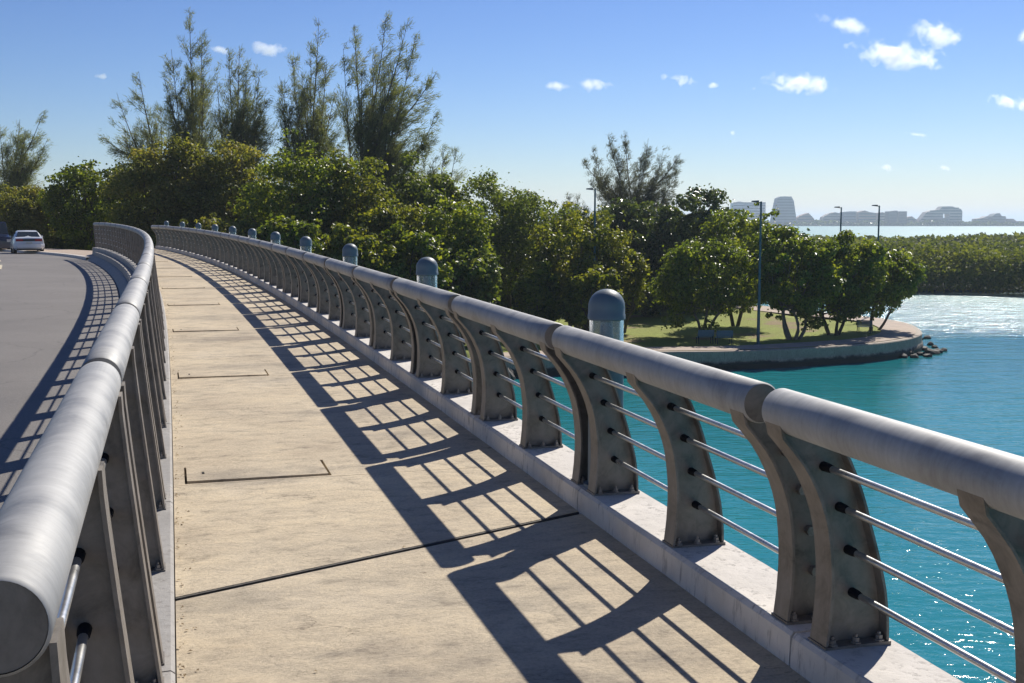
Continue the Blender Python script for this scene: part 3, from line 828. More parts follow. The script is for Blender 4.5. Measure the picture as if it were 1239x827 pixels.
core_me = smooth_by_angle(B().lathe([(0.0, 1.12), (0.035, 1.12), (0.04, 1.05), (0.05, 0.93), (0.0, 0.93)], 20).data('reflector', M['core']), 40)
shaft_me = smooth_by_angle(B().lathe([(0.0, 0.932), (RB, 0.932), (RB, 0.92), (RB - 0.004, 0.90), (RB - 0.004, 0.16), (RB + 0.02, 0.155), (RB + 0.02, 0.131), (0, 0.131)], 36).data('shaft', M['bollard']), 40)
for i, k in enumerate(range(2, NR, 2)):
    p = pv(ry(k), -0.165)
    e = empty('bollard_light', p, 0.3 * i)
    for nm, me in (('cap', head_me), ('lens', lens_me), ('reflector', core_me), ('shaft', shaft_me)): obj(nm, me, e)
    tag(e, 'blue-grey domed bollard light standing in the water side railing, %s from the camera' % ORD[i], 'bollard light', 'bollard lights along the railing')

# ------------------------------------------------------------------ trees
def leaf_cloud(rng, P, Nn, Lf, Wf, fold=0.25):
    """P (n,3) positions, Nn (n,3) leaf normals -> folded rhombic leaves, 4 verts / 2 tris each"""
    n = len(P)
    r = rng.normal(size=(n, 3))
    d = np.cross(Nn, r); d /= np.linalg.norm(d, axis=1)[:, None] + 1e-9
    w = np.cross(Nn, d)
    sc = rng.uniform(0.65, 1.3, (n, 1))
    L_ = d * Lf * sc; W_ = w * Wf * sc * 0.5; up = Nn * (fold * Wf) * sc
    V = np.empty((n, 4, 3))
    V[:, 0] = P - L_ * 0.5; V[:, 1] = P + W_ + up - L_ * 0.05; V[:, 2] = P + L_ * 0.5; V[:, 3] = P - W_ + up - L_ * 0.05
    base = np.arange(n)[:, None] * 4
    Fc = np.concatenate([base + np.array([[0, 1, 2]]), base + np.array([[0, 2, 3]])], 0)
    return V.reshape(-1, 3), Fc

def limb_pts(a, b_, rng, sag=0.12, n=6):
    a = np.array(a, float); b_ = np.array(b_, float); Ln = np.linalg.norm(b_ - a)
    off = rng.normal(size=3) * Ln * 0.07
    out = []
    for i in range(n):
        t = i / (n - 1)
        p = a + (b_ - a) * t + off * math.sin(math.pi * t) + np.array([0, 0, -sag * Ln * math.sin(math.pi * t)])
        out.append(tuple(p))
    return out

def broadleaf(name, label, loc, H, W, kind, seed, stems=1, leaf=(0.245, 0.19), nleaf=9000, low=0.16, lean=(0, 0), bark='bark', group=None, spiky=0.0, cat='tree', depth=0.85):
    rng = np.random.default_rng(seed)
    e = empty(name, loc)
    tag(e, label, cat, group)
    cz = H * (low + (1 - low) * 0.50); rz = H * (1 - low) * 0.52; rx = W * 0.56; ry_ = W * 0.56 * depth
    # lumpy outline: a few lobes
    nl = 9
    ld = rng.normal(size=(nl, 3)); ld[:, 2] = np.abs(ld[:, 2]) * 0.9 + 0.05 * ld[:, 2]; ld /= np.linalg.norm(ld, axis=1)[:, None]
    la = rng.uniform(0.15, 0.52, nl)
    nleaf = int(nleaf * 1.5)
    nc = int(90 + W * 17)
    dirs = rng.normal(size=(nc, 3)); dirs /= np.linalg.norm(dirs, axis=1)[:, None]
    lump = 0.70 + (la[None] * np.clip((dirs @ ld.T - 0.55) / 0.45, 0, 1) ** 1.5).max(1)
    rr = (rng.uniform(0.30, 1.0, nc) ** 0.55) * lump
    lx, ly = lean
    wide = 1 + 0.38 * np.clip(-dirs[:, 2], 0, 1)
    C = np.stack([dirs[:, 0] * rx * rr * wide, dirs[:, 1] * ry_ * rr * wide, cz + dirs[:, 2] * rz * rr], 1)
    if spiky:
        k = rng.random(nc) < spiky
        C[k, 2] += rng.uniform(0.05, 0.16, k.sum()) * H * (C[k, 2] > cz)
    k = (rng.random(nc) < 0.22) & (dirs[:, 2] < 0.1)
    C[k, 2] -= rng.uniform(0.02, 0.2, k.sum()) * H
    C[:, 2] = np.maximum(C[:, 2], 0.06 * H)
    tt = np.clip(C[:, 2] / H, 0, 1)[:, None]
    C = C + np.array([[lx, ly, 0]]) * tt ** 1.2
    cr = (0.030 + 0.11 * rng.random(nc) ** 1.6) * (W + H) / 2
    cnt = np.maximum(12, (nleaf * cr ** 2 / (cr ** 2).sum()).astype(int))
    idx = np.repeat(np.arange(nc), cnt)
    n = len(idx)
    dd = rng.normal(size=(n, 3)); dd /= np.linalg.norm(dd, axis=1)[:, None]
    rad = rng.uniform(0.25, 1.0, n) ** 0.5
    P = C[idx] + dd * (cr[idx] * rad)[:, None] * np.array([[1, 1, 0.62]])
    Nn = dd * 0.55 + rng.normal(size=(n, 3)) * 0.55 + np.array([[0, 0, 0.45]])
    Nn /= np.linalg.norm(Nn, axis=1)[:, None]
    # stray leaves on twig ends for an uneven outline
    k = rng.random(n) < 0.10
    P[k] += dd[k] * rng.uniform(0.1, 0.55, (k.sum(), 1)) * cr[idx[k]][:, None] * 1.3
    P[:, 2] = np.maximum(P[:, 2], 0.15)
    V, Fc = leaf_cloud(rng, P, Nn, *leaf)
    obj('crown', np_mesh('crown', V, 3, Fc, LEAF[kind]), e)
    # trunk and limbs
    b_ = B()
    bases = []
    for s in range(stems):
        a = rng.uniform(0, 2 * math.pi); sp = 0.0 if stems == 1 else rng.uniform(0.15, 0.45)
        b0 = (math.cos(a) * sp, math.sin(a) * sp, -0.3)
        fk = (math.cos(a) * sp * (4 if stems > 1 else 1) + lx * 0.3 + rng.normal() * 0.25, math.sin(a) * sp * 3 + ly * .3 + rng.normal() * 0.25, H * (low + 0.12) + rng.uniform(-.3, .5))
        r0 = (0.034 * H / 2 + 0.04) * (1.0 if stems == 1 else 0.66)
        b_.tube(limb_pts(b0, fk, rng, -0.02), list(np.linspace(r0 * 1.25, r0 * 0.75, 6)), 8)
        bases.append((fk, r0))
    order = rng.permutation(nc)[:min(nc, 26)]
    for j, q in enumerate(order):
        fk, r0 = bases[j % stems]
        b_.tube(limb_pts(fk, C[q], rng, 0.10), list(np.linspace(r0 * 0.55, 0.018, 6)), 5, False)
    obj('trunk', b_.data('trunk', M[bark], True), e)
    return e

def casuarina(name, label, base, tips, seed, kind='needle', wind=(0.5, 0.0), group=None, dens=1.0, fork=0.35, trunk_r=0.22):
    """feathery tree: each leader sweeps from the trunk up to a tip, carrying ascending twigs of needles; tips are local to base"""
    rng = np.random.default_rng(seed)
    e = empty(name, base); tag(e, label, 'tree', group)
    b_ = B(); NP = []; ND = []
    tips = [np.array(t, float) for t in tips]
    Hm = max(t[2] for t in tips)
    main = max(tips, key=lambda t: t[2])
    trunk = np.array([main * np.array([0.0, 0.0, 0.0]) + (main * np.array([0.5, 0.5, 1.0])) * t * fork * 1.6 for t in np.linspace(0, 1, 6)])
    b_.tube([(0, 0, -0.4)] + [tuple(p) for p in trunk[1:]], list(np.linspace(trunk_r * 1.3, trunk_r * 0.75, 6)), 8)
    def needles(p, d, n, sp, L_):
        q = rng.normal(size=(n, 3)) * sp
        NP.append(np.array(p) + q)
        dv = np.array(d) * 1.0 + rng.normal(size=(n, 3)) * 0.42 + np.array([wind[0] * 0.55, wind[1] * 0.5, -0.05])
        dv /= np.linalg.norm(dv, axis=1)[:, None]
        ND.append(dv * (L_ * rng.uniform(0.6, 1.25, (n, 1))))
    for t in tips:
        f0 = trunk[rng.integers(2, 6)] if t is not main else trunk[-1]
        f0 = f0 if f0[2] < t[2] * 0.8 else trunk[2]
        ctrl = f0 + (t - f0) * np.array([0.62, 0.62, 0.42])
        # leader: quadratic bend
        m = 16
        pts = [(1 - s) ** 2 * f0 + 2 * s * (1 - s) * ctrl + s * s * t for s in np.linspace(0, 1, m)]
        Ld = np.linalg.norm(t - f0)
        b_.tube([tuple(p) for p in pts], list(np.linspace(max(0.05, trunk_r * 0.42), 0.012, m)), 5, False)
        nb = int((Ld * 2.2 + 5) * dens)
        for k in range(nb):
            s = rng.uniform(0.10, 1.0)
            i = min(m - 2, int(s * (m - 1))); p = pts[i] + (pts[i + 1] - pts[i]) * rng.random()
            ax = pts[i + 1] - pts[i]; ax /= np.linalg.norm(ax)
            o = rng.normal(size=3); o -= ax * (o @ ax); o /= np.linalg.norm(o)
            bl = (0.32 + (1 - s) ** 1.1 * 0.42 * Ld) * rng.uniform(0.35, 1.2)
            bl = min(bl, 4.8)
            dr = ax * 0.75 + o * 0.75 + np.array([wind[0] * 0.35, wind[1] * 0.35, 0.25]); dr /= np.linalg.norm(dr)
            tip = p + dr * bl + np.array([wind[0], wind[1], 0.35]) * bl * 0.25
            mid = (p + tip) / 2 + np.array([0, 0, -0.06 * bl])
            b_.tube([tuple(p), tuple(mid), tuple(tip)], [0.03, 0.02, 0.008], 3, False)
            ns = int(2 + bl * 3.3)
            for q in range(ns):
                u = 0.25 + 0.75 * (q + rng.random()) / ns
                c = (p + (mid - p) * 2 * u) if u < .5 else (mid + (tip - mid) * (2 * u - 1))
                sd_ = (tip - p) / bl + rng.normal(size=3) * 0.35
                needles(c + rng.normal(size=3) * 0.10, sd_, int(rng.integers(6, 16)), 0.13, 0.40)
    P = np.concatenate(NP); D = np.concatenate(ND); n = len(P)
    w = np.cross(D, rng.normal(size=(n, 3))); w /= np.linalg.norm(w, axis=1)[:, None] + 1e-9
    w *= rng.uniform(0.014, 0.026, (n, 1))
    V = np.empty((n, 3, 3)); V[:, 0] = P - w; V[:, 1] = P + w; V[:, 2] = P + D
    obj('crown', np_mesh('crown', V.reshape(-1, 3), 3, np.arange(n * 3).reshape(-1, 3), LEAF[kind]), e)
    obj('trunk', b_.data('trunk', M['bark'], True), e)
    return e

def tree_px(name, label, x, top, wpx, Y, kind, seed, basez=None, **kw):
    """tree whose crown covers wpx photo pixels around column x with its top at row 'top', standing at forward distance Y"""
    p = un(x, top, Y)
    z = land_z(p.x, Y) if basez is None else basez
    H = p.z - z
    W = wpx / F * Y
    return broadleaf(name, label, (p.x, Y, z), H, W, kind, seed, **kw)

def cas_px(label, xb, Y, tips, seed, basez=None, **kw):
    b0 = un(xb, 300, Y); z = land_z(b0.x, Y) if basez is None else basez
    base = Vector((b0.x, Y, z)); rnd = random.Random(seed)
    loc = []
    xs = [t[0] for t in tips]; ys = [t[1] for t in tips]
    inner = []
    for _ in range(int(len(tips) * 0.8) + 1):          # shorter shoots filling the crown below the outline
        a, b_ = rnd.choice(tips), rnd.choice(tips); k = rnd.random()
        bx, by = xb, max(ys) + 30
        t = rnd.uniform(0.62, 0.95)
        mx, my = a[0] + (b_[0] - a[0]) * k, max(a[1], b_[1]) + 8
        inner.append((bx + (mx - bx) * t, by + (my - by) * t))
    for x, y in list(tips) + inner:
        q = un(x, y, Y) - base
        loc.append((q.x, rnd.uniform(-1.6, 1.6), q.z))
    return casuarina('casuarina_tree', label, base, loc, seed, group='feathery casuarina trees', **kw)

FINE = dict(leaf=(0.26, 0.15), nleaf=15000)
TG = 'broad-leaved trees behind the bridge'
# casuarinas
cas_px('tall wispy casuarina with the highest pointed top above the railing bend', 238, 96, [(227, 12), (243, 44), (212, 62), (205, 95), (232, 70), (252, 95), (222, 120)], 11, wind=(0.12, 0))
cas_px('casuarina with long bare shoots leaning out towards the road', 205, 99, [(172, 88), (140, 112), (128, 166), (152, 150), (190, 125), (182, 160)], 12, wind=(-0.28, 0))
cas_px('casuarina with several even tops beside the tallest one', 283, 95, [(275, 62), (288, 55), (300, 92), (313, 84), (322, 118), (265, 95), (295, 120), (312, 140), (270, 130)], 13, wind=(0.2, 0))
cas_px('slim casuarina with one narrow leading shoot', 372, 97, [(382, 18), (377, 60), (350, 68), (396, 72), (337, 92), (362, 95), (404, 110), (345, 130), (390, 120)], 14, wind=(0.15, 0))
cas_px('wide casuarina fanned out by the wind over the green trees', 430, 92, [(427, 28), (417, 62), (467, 22), (452, 60), (495, 30), (480, 75), (505, 46), (528, 88), (500, 105), (525, 142), (515, 165), (470, 110), (440, 110), (450, 150), (485, 150)], 15, wind=(0.5, 0), dens=1.0)
cas_px('small pale casuarina just topping the green trees', 520, 104, [(537, 180), (553, 183), (525, 195), (512, 190)], 16, wind=(0.5, 0))
cas_px('casuarina with open branches at the edge beyond the cars', 2, 112, [(18, 143), (48, 140), (55, 170), (-4, 150), (32, 160), (40, 195), (-20, 165), (10, 180), (28, 200)], 17, wind=(0.3, 0), basez=6.5, dens=1.1)
cas_px('grey wind-blown casuarina standing alone above the park trees', 768, 128, [(735, 166), (757, 165), (785, 167), (803, 180), (823, 186), (706, 196), (718, 180), (820, 205), (745, 190), (775, 190), (795, 205), (725, 215), (810, 225), (712, 222), (785, 225), (750, 215)], 18, kind='needle_grey', wind=(0.55, 0), dens=1.25, basez=1.0)
cas_px('little grey casuarina top beside the lamp post', 694, 122, [(700, 238), (690, 240), (682, 248), (708, 246)], 19, kind='needle_grey', wind=(0.4, 0), basez=1.0)

# bushes and trees around the road's end
tree_px('broadleaf_tree', 'dark bushy tree behind the white car at the road bend', 108, 190, 118, 94, 'grape', 21, 6.7, nleaf=11000, low=0.06, group=TG)
tree_px('broadleaf_tree', 'low olive tree behind the dark vehicle at the road bend', 28, 224, 100, 99, 'olive', 22, 6.6, **FINE, low=0.05, group=TG)
tree_px('broadleaf_tree', 'shaded tree filling the gap between road and casuarinas', 150, 215, 90, 104, 'fine', 23, 6.0, **FINE, low=0.05, group=TG)
tree_px('broadleaf_tree', 'dark tree beside the end of the road-side railing', 70, 235, 90, 106, 'dark', 24, 6.6, nleaf=9000, low=0.04, group=TG)
tree_px('broadleaf_tree', 'olive brown fine-leaved tree below the tallest casuarina', 200, 166, 128, 86, 'olive', 25, None, leaf=(0.27, 0.15), nleaf=19000, low=0.08, group=TG)
tree_px('broadleaf_tree', 'broad olive tree with reddish tips below the even-topped casuarina', 278, 164, 122, 87, 'olive', 26, None, leaf=(0.27, 0.15), nleaf=19000, low=0.08, group=TG)
tree_px('broadleaf_tree', 'bright large-leaved tree right below the slim casuarina', 365, 168, 128, 79, 'grape', 27, None, nleaf=13000, low=0.10, group=TG)
tree_px('broadleaf_tree', 'yellow-green large-leaved tree beneath the wide casuarina', 428, 196, 104, 80, 'yellow', 28, None, nleaf=11000, low=0.10, group=TG)
tree_px('broadleaf_tree', 'green tree with upright leafy spikes beside the wide casuarina', 512, 192, 96, 88, 'fine', 29, None, leaf=(0.32, 0.22), nleaf=11000, low=0.08, spiky=0.35, group=TG)
tree_px('broadleaf_tree', 'low yellow-green tree in front of the spiky one', 472, 236, 104, 77, 'yellow', 30, None, nleaf=10000, low=0.06, group=TG)
tree_px('broadleaf_tree', 'large-leaved tree behind the second bollard light', 548, 232, 96, 78, 'grape', 31, None, nleaf=10000, low=0.08, group=TG)
tree_px('broadleaf_tree', 'dense round-topped dark tree above the lawn gap', 606, 212, 128, 89, 'fine', 32, None, **FINE, low=0.12, group=TG)
tree_px('broadleaf_tree', 'yellowish large-leaved tree behind the thin lamp post', 692, 246, 122, 83, 'yellow', 33, None, nleaf=12000, low=0.16, stems=3, bark='bark_pale', group=TG)
tree_px('broadleaf_tree', 'drooping yellowish tree beside the big bollard light', 752, 296, 62, 84, 'yellow', 34, None, nleaf=5000, low=0.20, stems=2, group=TG)
tree_px('broadleaf_tree', 'dark glossy tree below the lone grey casuarina', 768, 240, 110, 108, 'dark', 35, 1.0, leaf=(0.36, 0.26), nleaf=13000, low=0.06, group=TG)
tree_px('broadleaf_tree', 'dark round tree behind the lawn benches', 838, 233, 110, 102, 'dark', 36, 1.0, leaf=(0.36, 0.24), nleaf=13000, low=0.06, group=TG)
tree_px('broadleaf_tree', 'green tree rising behind the teal lamp post', 893, 246, 100, 90, 'grape', 37, 1.05, nleaf=13000, low=0.08, stems=2, group=TG)
tree_px('broadleaf_tree', 'spreading park tree standing over the two benches', 850, 286, 130, 81, 'grape', 38, 1.05, nleaf=11000, low=0.14, stems=3, bark='bark_pale', group=TG)
tree_px('broadleaf_tree', 'many-stemmed park tree leaning over the seawall', 965, 276, 110, 79, 'grape', 39, 1.05, nleaf=12500, low=0.13, stems=5, bark='bark_pale', group=TG)
tree_px('broadleaf_tree', 'rounded brownish park tree near the point', 1014, 281, 104, 82, 'grape', 40, 1.05, nleaf=11000, low=0.12, stems=4, lean=(0.5, 0), group=TG)
tree_px('broadleaf_tree', 'small park tree leaning towards the tip of the point', 1058, 300, 88, 85, 'grape', 41, 1.05, nleaf=8500, low=0.18, stems=3, lean=(1.3, 0), group=TG)
# background fill, one tree each
fill = [(250, 232, 150, 112, 'fine', 'dim tree deep behind the olive trees'), (330, 215, 120, 110, 'fine', 'dim tree between the olive and the bright large-leaved tree'),
        (455, 222, 130, 112, 'fine', 'dim tree deep behind the wide casuarina'), (570, 240, 120, 112, 'dark', 'dark tree deep behind the spiky green tree'),
        (655, 252, 110, 110, 'fine', 'dim tree behind the round-topped dark tree'), (715, 256, 90, 114, 'dark', 'dark tree behind the yellowish lamp post tree'),
        (130, 250, 130, 118, 'fine', 'dim tree at the end of the road seen past the railing'), (60, 240, 130, 122, 'dark', 'dark tree closing the view beyond the white car'), (-15, 240, 120, 118, 'fine', 'dim tree beyond the dark van'), (190, 245, 120, 116, 'dark', 'dark tree behind the far end of the railings'),
        (800, 270, 110, 112, 'fine', 'dim tree between the lone casuarina and the benches'), (640, 280, 100, 100, 'fine', 'dim tree behind the lawn gap'), (935, 272, 100, 118, 'dark', 'dark tree behind the many-stemmed park tree'), (880, 252, 110, 116, 'fine', 'dim tree between the two dark park trees')]
for i, (x, t, w, Y, k, lab) in enumerate(fill):
    tree_px('broadleaf_tree', lab, x, t, w, Y, k, 60 + i, None if x < 700 else 1.0, leaf=(0.34, 0.22), nleaf=8000, low=0.03, group=TG)
# shrubs along the bank behind the railing
bush = [(92, 262, 70, 101, 'fine', 'low dark shrub at the kerb beyond the white car'), (45, 262, 60, 104, 'olive', 'low olive shrub at the road bend'), (345, 262, 95, 72, 'grape', 'leafy shrub behind the far bollard lights'), (420, 270, 90, 72, 'yellow', 'yellowish shrub behind the third bollard light'),
        (500, 280, 90, 73, 'grape', 'leafy shrub just past the second bollard light'), (560, 300, 80, 75, 'fine', 'dark shrub below the dense round tree'),
        (650, 322, 60, 80, 'grape', 'low shrub on the lawn behind the railing'), (716, 318, 66, 78, 'yellow', 'shrub with big pale leaves under the lamp post tree'),
        (785, 345, 70, 97, 'dark', 'dark low shrub behind the big bollard light'), (830, 350, 60, 99, 'fine', 'dark low shrub behind the lawn benches'), (745, 340, 60, 94, 'yellow', 'shady shrub at the back of the lawn'), (612, 340, 70, 92, 'dark', 'dark shrub under the round-topped tree'),
        (280, 262, 110, 76, 'olive', 'olive shrub on the bank below the far railing'), (215, 262, 80, 84, 'fine', 'dark shrub behind the far end of the railing')]
for i, (x, t, w, Y, k, lab) in enumerate(bush):
    tree_px('shrub', lab, x, t, w, Y, k, 80 + i, None, nleaf=6000, low=0.02, leaf=(0.32, 0.25), group='shrubs on the bank', cat='shrub')

# ------------------------------------------------------------------ mangrove field, far shore
def mangroves():
    rng = np.random.default_rng(3)
    Vs, Fs, k0 = [], [], 0
    def front(x): return 139 + 5.0 * np.sin(x * 0.045) + 3.0 * np.sin(x * 0.13 + 1) - 0.06 * (x - 60)
    # (count, y range, leaf size)
    for n, y0, y1, L_ in ((42000, 0, 9, 0.46), (26000, 9, 45, 0.62), (20000, 45, 130, 0.95), (14000, 130, 250, 1.4)):
        dy = rng.uniform(y0, y1, n)
        yy = 139 + dy
        x0 = np.maximum(20.0, 0.02 * yy); x1 = 0.52 * yy + 10
        x = x0 + (x1 - x0) * rng.random(n); y = front(x) + dy
        top = 3.9 + 0.8 * np.sin(x * 0.31 + 0.5 * np.sin(y * .2)) * np.sin(y * 0.27 + 1.1) + 0.6 * np.sin(x * 0.83) * np.sin(y * 0.71) + 0.9 * np.sin(x * .05 + 2) * np.sin(y * .031)
        top = top * np.clip(0.35 + dy / 5.0, 0, 1) ** 0.5 + rng.normal(size=n) * 0.22
        if y0 == 0:
            z = 0.15 + (top - 0.15) * rng.random(n) ** 0.62
        else:
            z = top - np.abs(rng.normal(size=n)) * 0.45
        P = np.stack([x, y, z], 1)
        Nn = rng.normal(size=(n, 3)) * 0.6 + np.array([[0, -0.25, 0.6]]); Nn /= np.linalg.norm(Nn, axis=1)[:, None]
        V, Fc = leaf_cloud(rng, P, Nn, L_, L_ * 0.75)
        Vs.append(V); Fs.append(Fc + k0); k0 += len(V)
    return np_mesh('mangrove', np.concatenate(Vs), 3, np.concatenate(Fs), LEAF['mangrove'])
tag(obj('mangrove_thicket', mangroves()), 'wide low field of green mangroves beyond the channel', 'mangroves', kind='stuff')
# muddy ground under the mangroves
me = ngon_grid('mangrove_bed', [(22, 150), (70, 148), (140, 149), (260, 149), (330, 392), (20, 392)], 20.0, lambda x, y: 1.4 if y > 150 else 0.3, simple('mangrove_mud', (0.035, 0.042, 0.016), 0.95, 0, 0.4, 0.2))
tag(obj('mangrove_ground', me), kind='structure')

YF = 2200.0
def far_x(px): return (px - CX) / F * YF / (math.cos(PITCH) - (270 - CY) / F * math.sin(PITCH))
def far_h(py): return un(600, py, YF).z
me = ngon_grid('far_shore', [(far_x(880), YF - 25), (far_x(1000), YF - 30), (far_x(1120), YF - 26), (far_x(1330), YF - 34), (far_x(1330), YF + 300), (far_x(880), YF + 300)], 80.0, lambda x, y: 1.2, simple('far_shore_sand', (0.22, 0.20, 0.14), 0.9), -1.0)
tag(obj('far_shore', me), kind='structure')
rng = np.random.default_rng(8)
n = 9000
x = rng.uniform(far_x(880), far_x(1330), n); y = YF - 18 + rng.uniform(0, 60, n)
hh = 6.0 + 3.5 * np.sin(x * 0.045) * np.sin(x * 0.013 + 1) + 2 * np.sin(x * 0.21)
P = np.stack([x, y, 1 + hh * rng.random(n) ** 0.6], 1); Nn = rng.normal(size=(n, 3)); Nn /= np.linalg.norm(Nn, axis=1)[:, None]
V, Fc = leaf_cloud(rng, P, Nn, 5.0, 4.0)
tag(obj('far_treeline', np_mesh('far_treeline', V, 3, Fc, LEAF['dark'])), 'thin dark line of trees along the far shore', 'trees', kind='stuff')

BM = {'pale': simple('far_wall_pale', (0.46, 0.42, 0.38), 0.8, 0, 0.1, 0.05), 'pink': simple('far_wall_pink', (0.42, 0.30, 0.25), 0.8, 0, 0.1, 0.05),
      'grey': simple('far_wall_grey', (0.26, 0.28, 0.30), 0.8, 0, 0.12, 0.05), 'dark': simple('far_wall_dark', (0.05, 0.075, 0.10), 0.5, 0, 0.12, 0.05),
      'white': simple('far_wall_white', (0.62, 0.62, 0.62), 0.8, 0, 0.08, 0.05), 'band': simple('far_window_band', (0.09, 0.11, 0.13), 0.3, 0, 0.2, 0.1)}
def far_building(label, outline, key, dy=0.0, depth=24.0, floors=True, cat='building', holes=None, bands=None):
    """outline: photo-pixel polygon (x, y) of the front wall, bottom to 273; extruded to a real depth with floor bands proud of it"""
    Y0 = YF + dy
    pts = [Vector((far_x(px) * Y0 / YF, 0, max(1.0, (far_h(py) - EYE) * Y0 / YF + EYE))) for px, py in outline]
    cx = sum(p.x for p in pts) / len(pts)
    e = empty('far_building', (cx, Y0, 1.0)); tag(e, label, cat, 'hotel blocks on the far shore')
    n = len(pts)
    v = [(p.x - cx, 0, p.z - 1.0) for p in pts] + [(p.x - cx, depth, p.z - 1.0) for p in pts]
    f = [tuple(range(n)), tuple(reversed(range(n, 2 * n)))] + [(i, n + i, n + (i + 1) % n, (i + 1) % n) for i in range(n)]
    me = mesh_data('wall', v, f, BM[key])
    bm = bmesh.new(); bm.from_mesh(me); bmesh.ops.recalc_face_normals(bm, faces=bm.faces[:]); bm.to_mesh(me); bm.free()
    obj('wall', me, e)
    if floors:
        zmax = max(p.z for p in pts); z = 5.0
        poly = [(p.x - cx, p.z - 1.0) for p in pts]
        while z < zmax - 4.5:
            xs = []
            for i in range(n):
                (ax, az), (bx, bz) = poly[i], poly[(i + 1) % n]
                if (az - z) * (bz - z) < 0: xs.append(ax + (bx - ax) * (z - az) / (bz - az))
            xs.sort()
            for a, b_ in zip(xs[::2], xs[1::2]):
                if b_ - a > 6: obj('window_band', B().box((a + 1.2, -0.6, z), (b_ - 1.2, 0.5, z + 1.9)).data('window_band', BM['band']), e)
            z += 5.4
    return e
far_building('tall tapering hotel tower on the far shore', [(934, 273), (938, 250), (940, 240), (944, 238), (957, 238), (960, 244), (963, 262), (965, 273)], 'grey')
far_building('white hotel block with a roof frame just above the trees', [(886, 273), (886, 246), (894, 244), (905, 246), (926, 245), (926, 273)], 'white', 60)
far_building('low pinkish block at the foot of the tapering tower', [(964, 273), (964, 264), (972, 260), (978, 258), (984, 264), (990, 273)], 'pink', 10)
far_building('low wide pale block left of the far lamp posts', [(994, 273), (996, 263), (1003, 259), (1010, 257), (1018, 259), (1018, 273)], 'pale', 20)
far_building('pale block between the two far lamp posts', [(1020, 273), (1020, 257), (1028, 256), (1036, 256), (1036, 273)], 'grey', 6)
far_building('pinkish block behind the far lamp post', [(1038, 273), (1038, 257), (1046, 255), (1052, 257), (1060, 258), (1060, 273)], 'pink', 12)
far_building('pale low block right of the far lamp post', [(1061, 273), (1061, 258), (1068, 257), (1074, 260), (1074, 273)], 'pale', 30)
far_building('dark glass block, wider of a pair', [(1075, 273), (1075, 256), (1085.5, 255), (1085.5, 273)], 'dark', 0)
far_building('dark glass block, narrower of a pair', [(1087.5, 273), (1087.5, 256), (1097, 256), (1097, 273)], 'dark', 2)
far_building('small brownish block beside the dark glass pair', [(1098, 273), (1098, 263), (1103, 262), (1109, 266), (1110, 273)], 'pink', 14)
far_building('big hotel with sloping roof and a square hole through it', [(1111, 273), (1114, 266), (1121, 257), (1128, 255), (1136, 254), (1140, 250), (1152, 250), (1156, 252), (1162, 253), (1164, 256), (1164, 273), (1148, 273), (1148, 259), (1141, 259), (1141, 264), (1147.8, 264), (1147.8, 273)], 'pale', 8)
far_building('low stepped block past the big sloping hotel', [(1180, 273), (1182, 265), (1190, 264), (1194, 262), (1199, 266), (1199, 273)], 'pale', 20)
far_building('pale stepped hotel near the edge of the skyline', [(1200, 273), (1200, 262), (1204, 259), (1209, 258), (1212, 262), (1217, 263), (1217, 273)], 'grey', 4)
far_building('long low block at the end of the skyline', [(1218, 273), (1218, 265), (1226, 265), (1230, 268), (1245, 268), (1245, 273)], 'pink', 16)

# ------------------------------------------------------------------ lamp posts, benches, rocks
def lamp(label, px, py_top, Y, basez, arm=-1):
    t = un(px, py_top, Y); H = t.z - basez
    e = empty('street_lamp', (t.x, Y, basez)); tag(e, label, 'lamp post', 'lamp posts in the park')
    obj('pole', smooth_by_angle(B().tube([(0, 0, 0), (0, 0, H * .5), (0, 0, H)], [0.11, 0.085, 0.06], 12).data('pole', M['lamp_pole'])), e)
    obj('base_plate', B().box((-0.2, -0.2, -0.02), (0.2, 0.2, 0.05)).data('base_plate', M['lamp_pole']), e)
    a = obj('arm', B().tube([(0, 0, H - 0.08), (arm * 0.25, 0, H - 0.02)], 0.035, 8).data('arm', M['lamp_pole']), e)
    hd = B().add([(arm * 0.16, -0.14, H - 0.07), (arm * 0.62, -0.12, H - 0.03), (arm * 0.62, 0.12, H - 0.03), (arm * 0.16, 0.14, H - 0.07),
                  (arm * 0.16, -0.10, H + 0.07), (arm * 0.60, -0.08, H + 0.05), (arm * 0.60, 0.08, H + 0.05), (arm * 0.16, 0.10, H + 0.07)],
                 [(0, 3, 2, 1), (4, 5, 6, 7), (0, 1, 5, 4), (1, 2, 6, 5), (2, 3, 7, 6), (3, 0, 4, 7)])
    obj('lamp_head', hd.data('lamp_head', M['lamp_head']), e)
    return e
lamp('thin teal lamp post rising from the trees behind the railing', 720, 229, 81, 1.05)
lamp('tall teal lamp post on the lawn beside the two benches', 921, 244, 75.5, 1.05)
lamp('lamp post showing above the mangroves, farther of the two', 1018, 251, 104, 1.0)
lamp('lamp post standing by the tip of the point', 1064, 249, 99, 1.0)

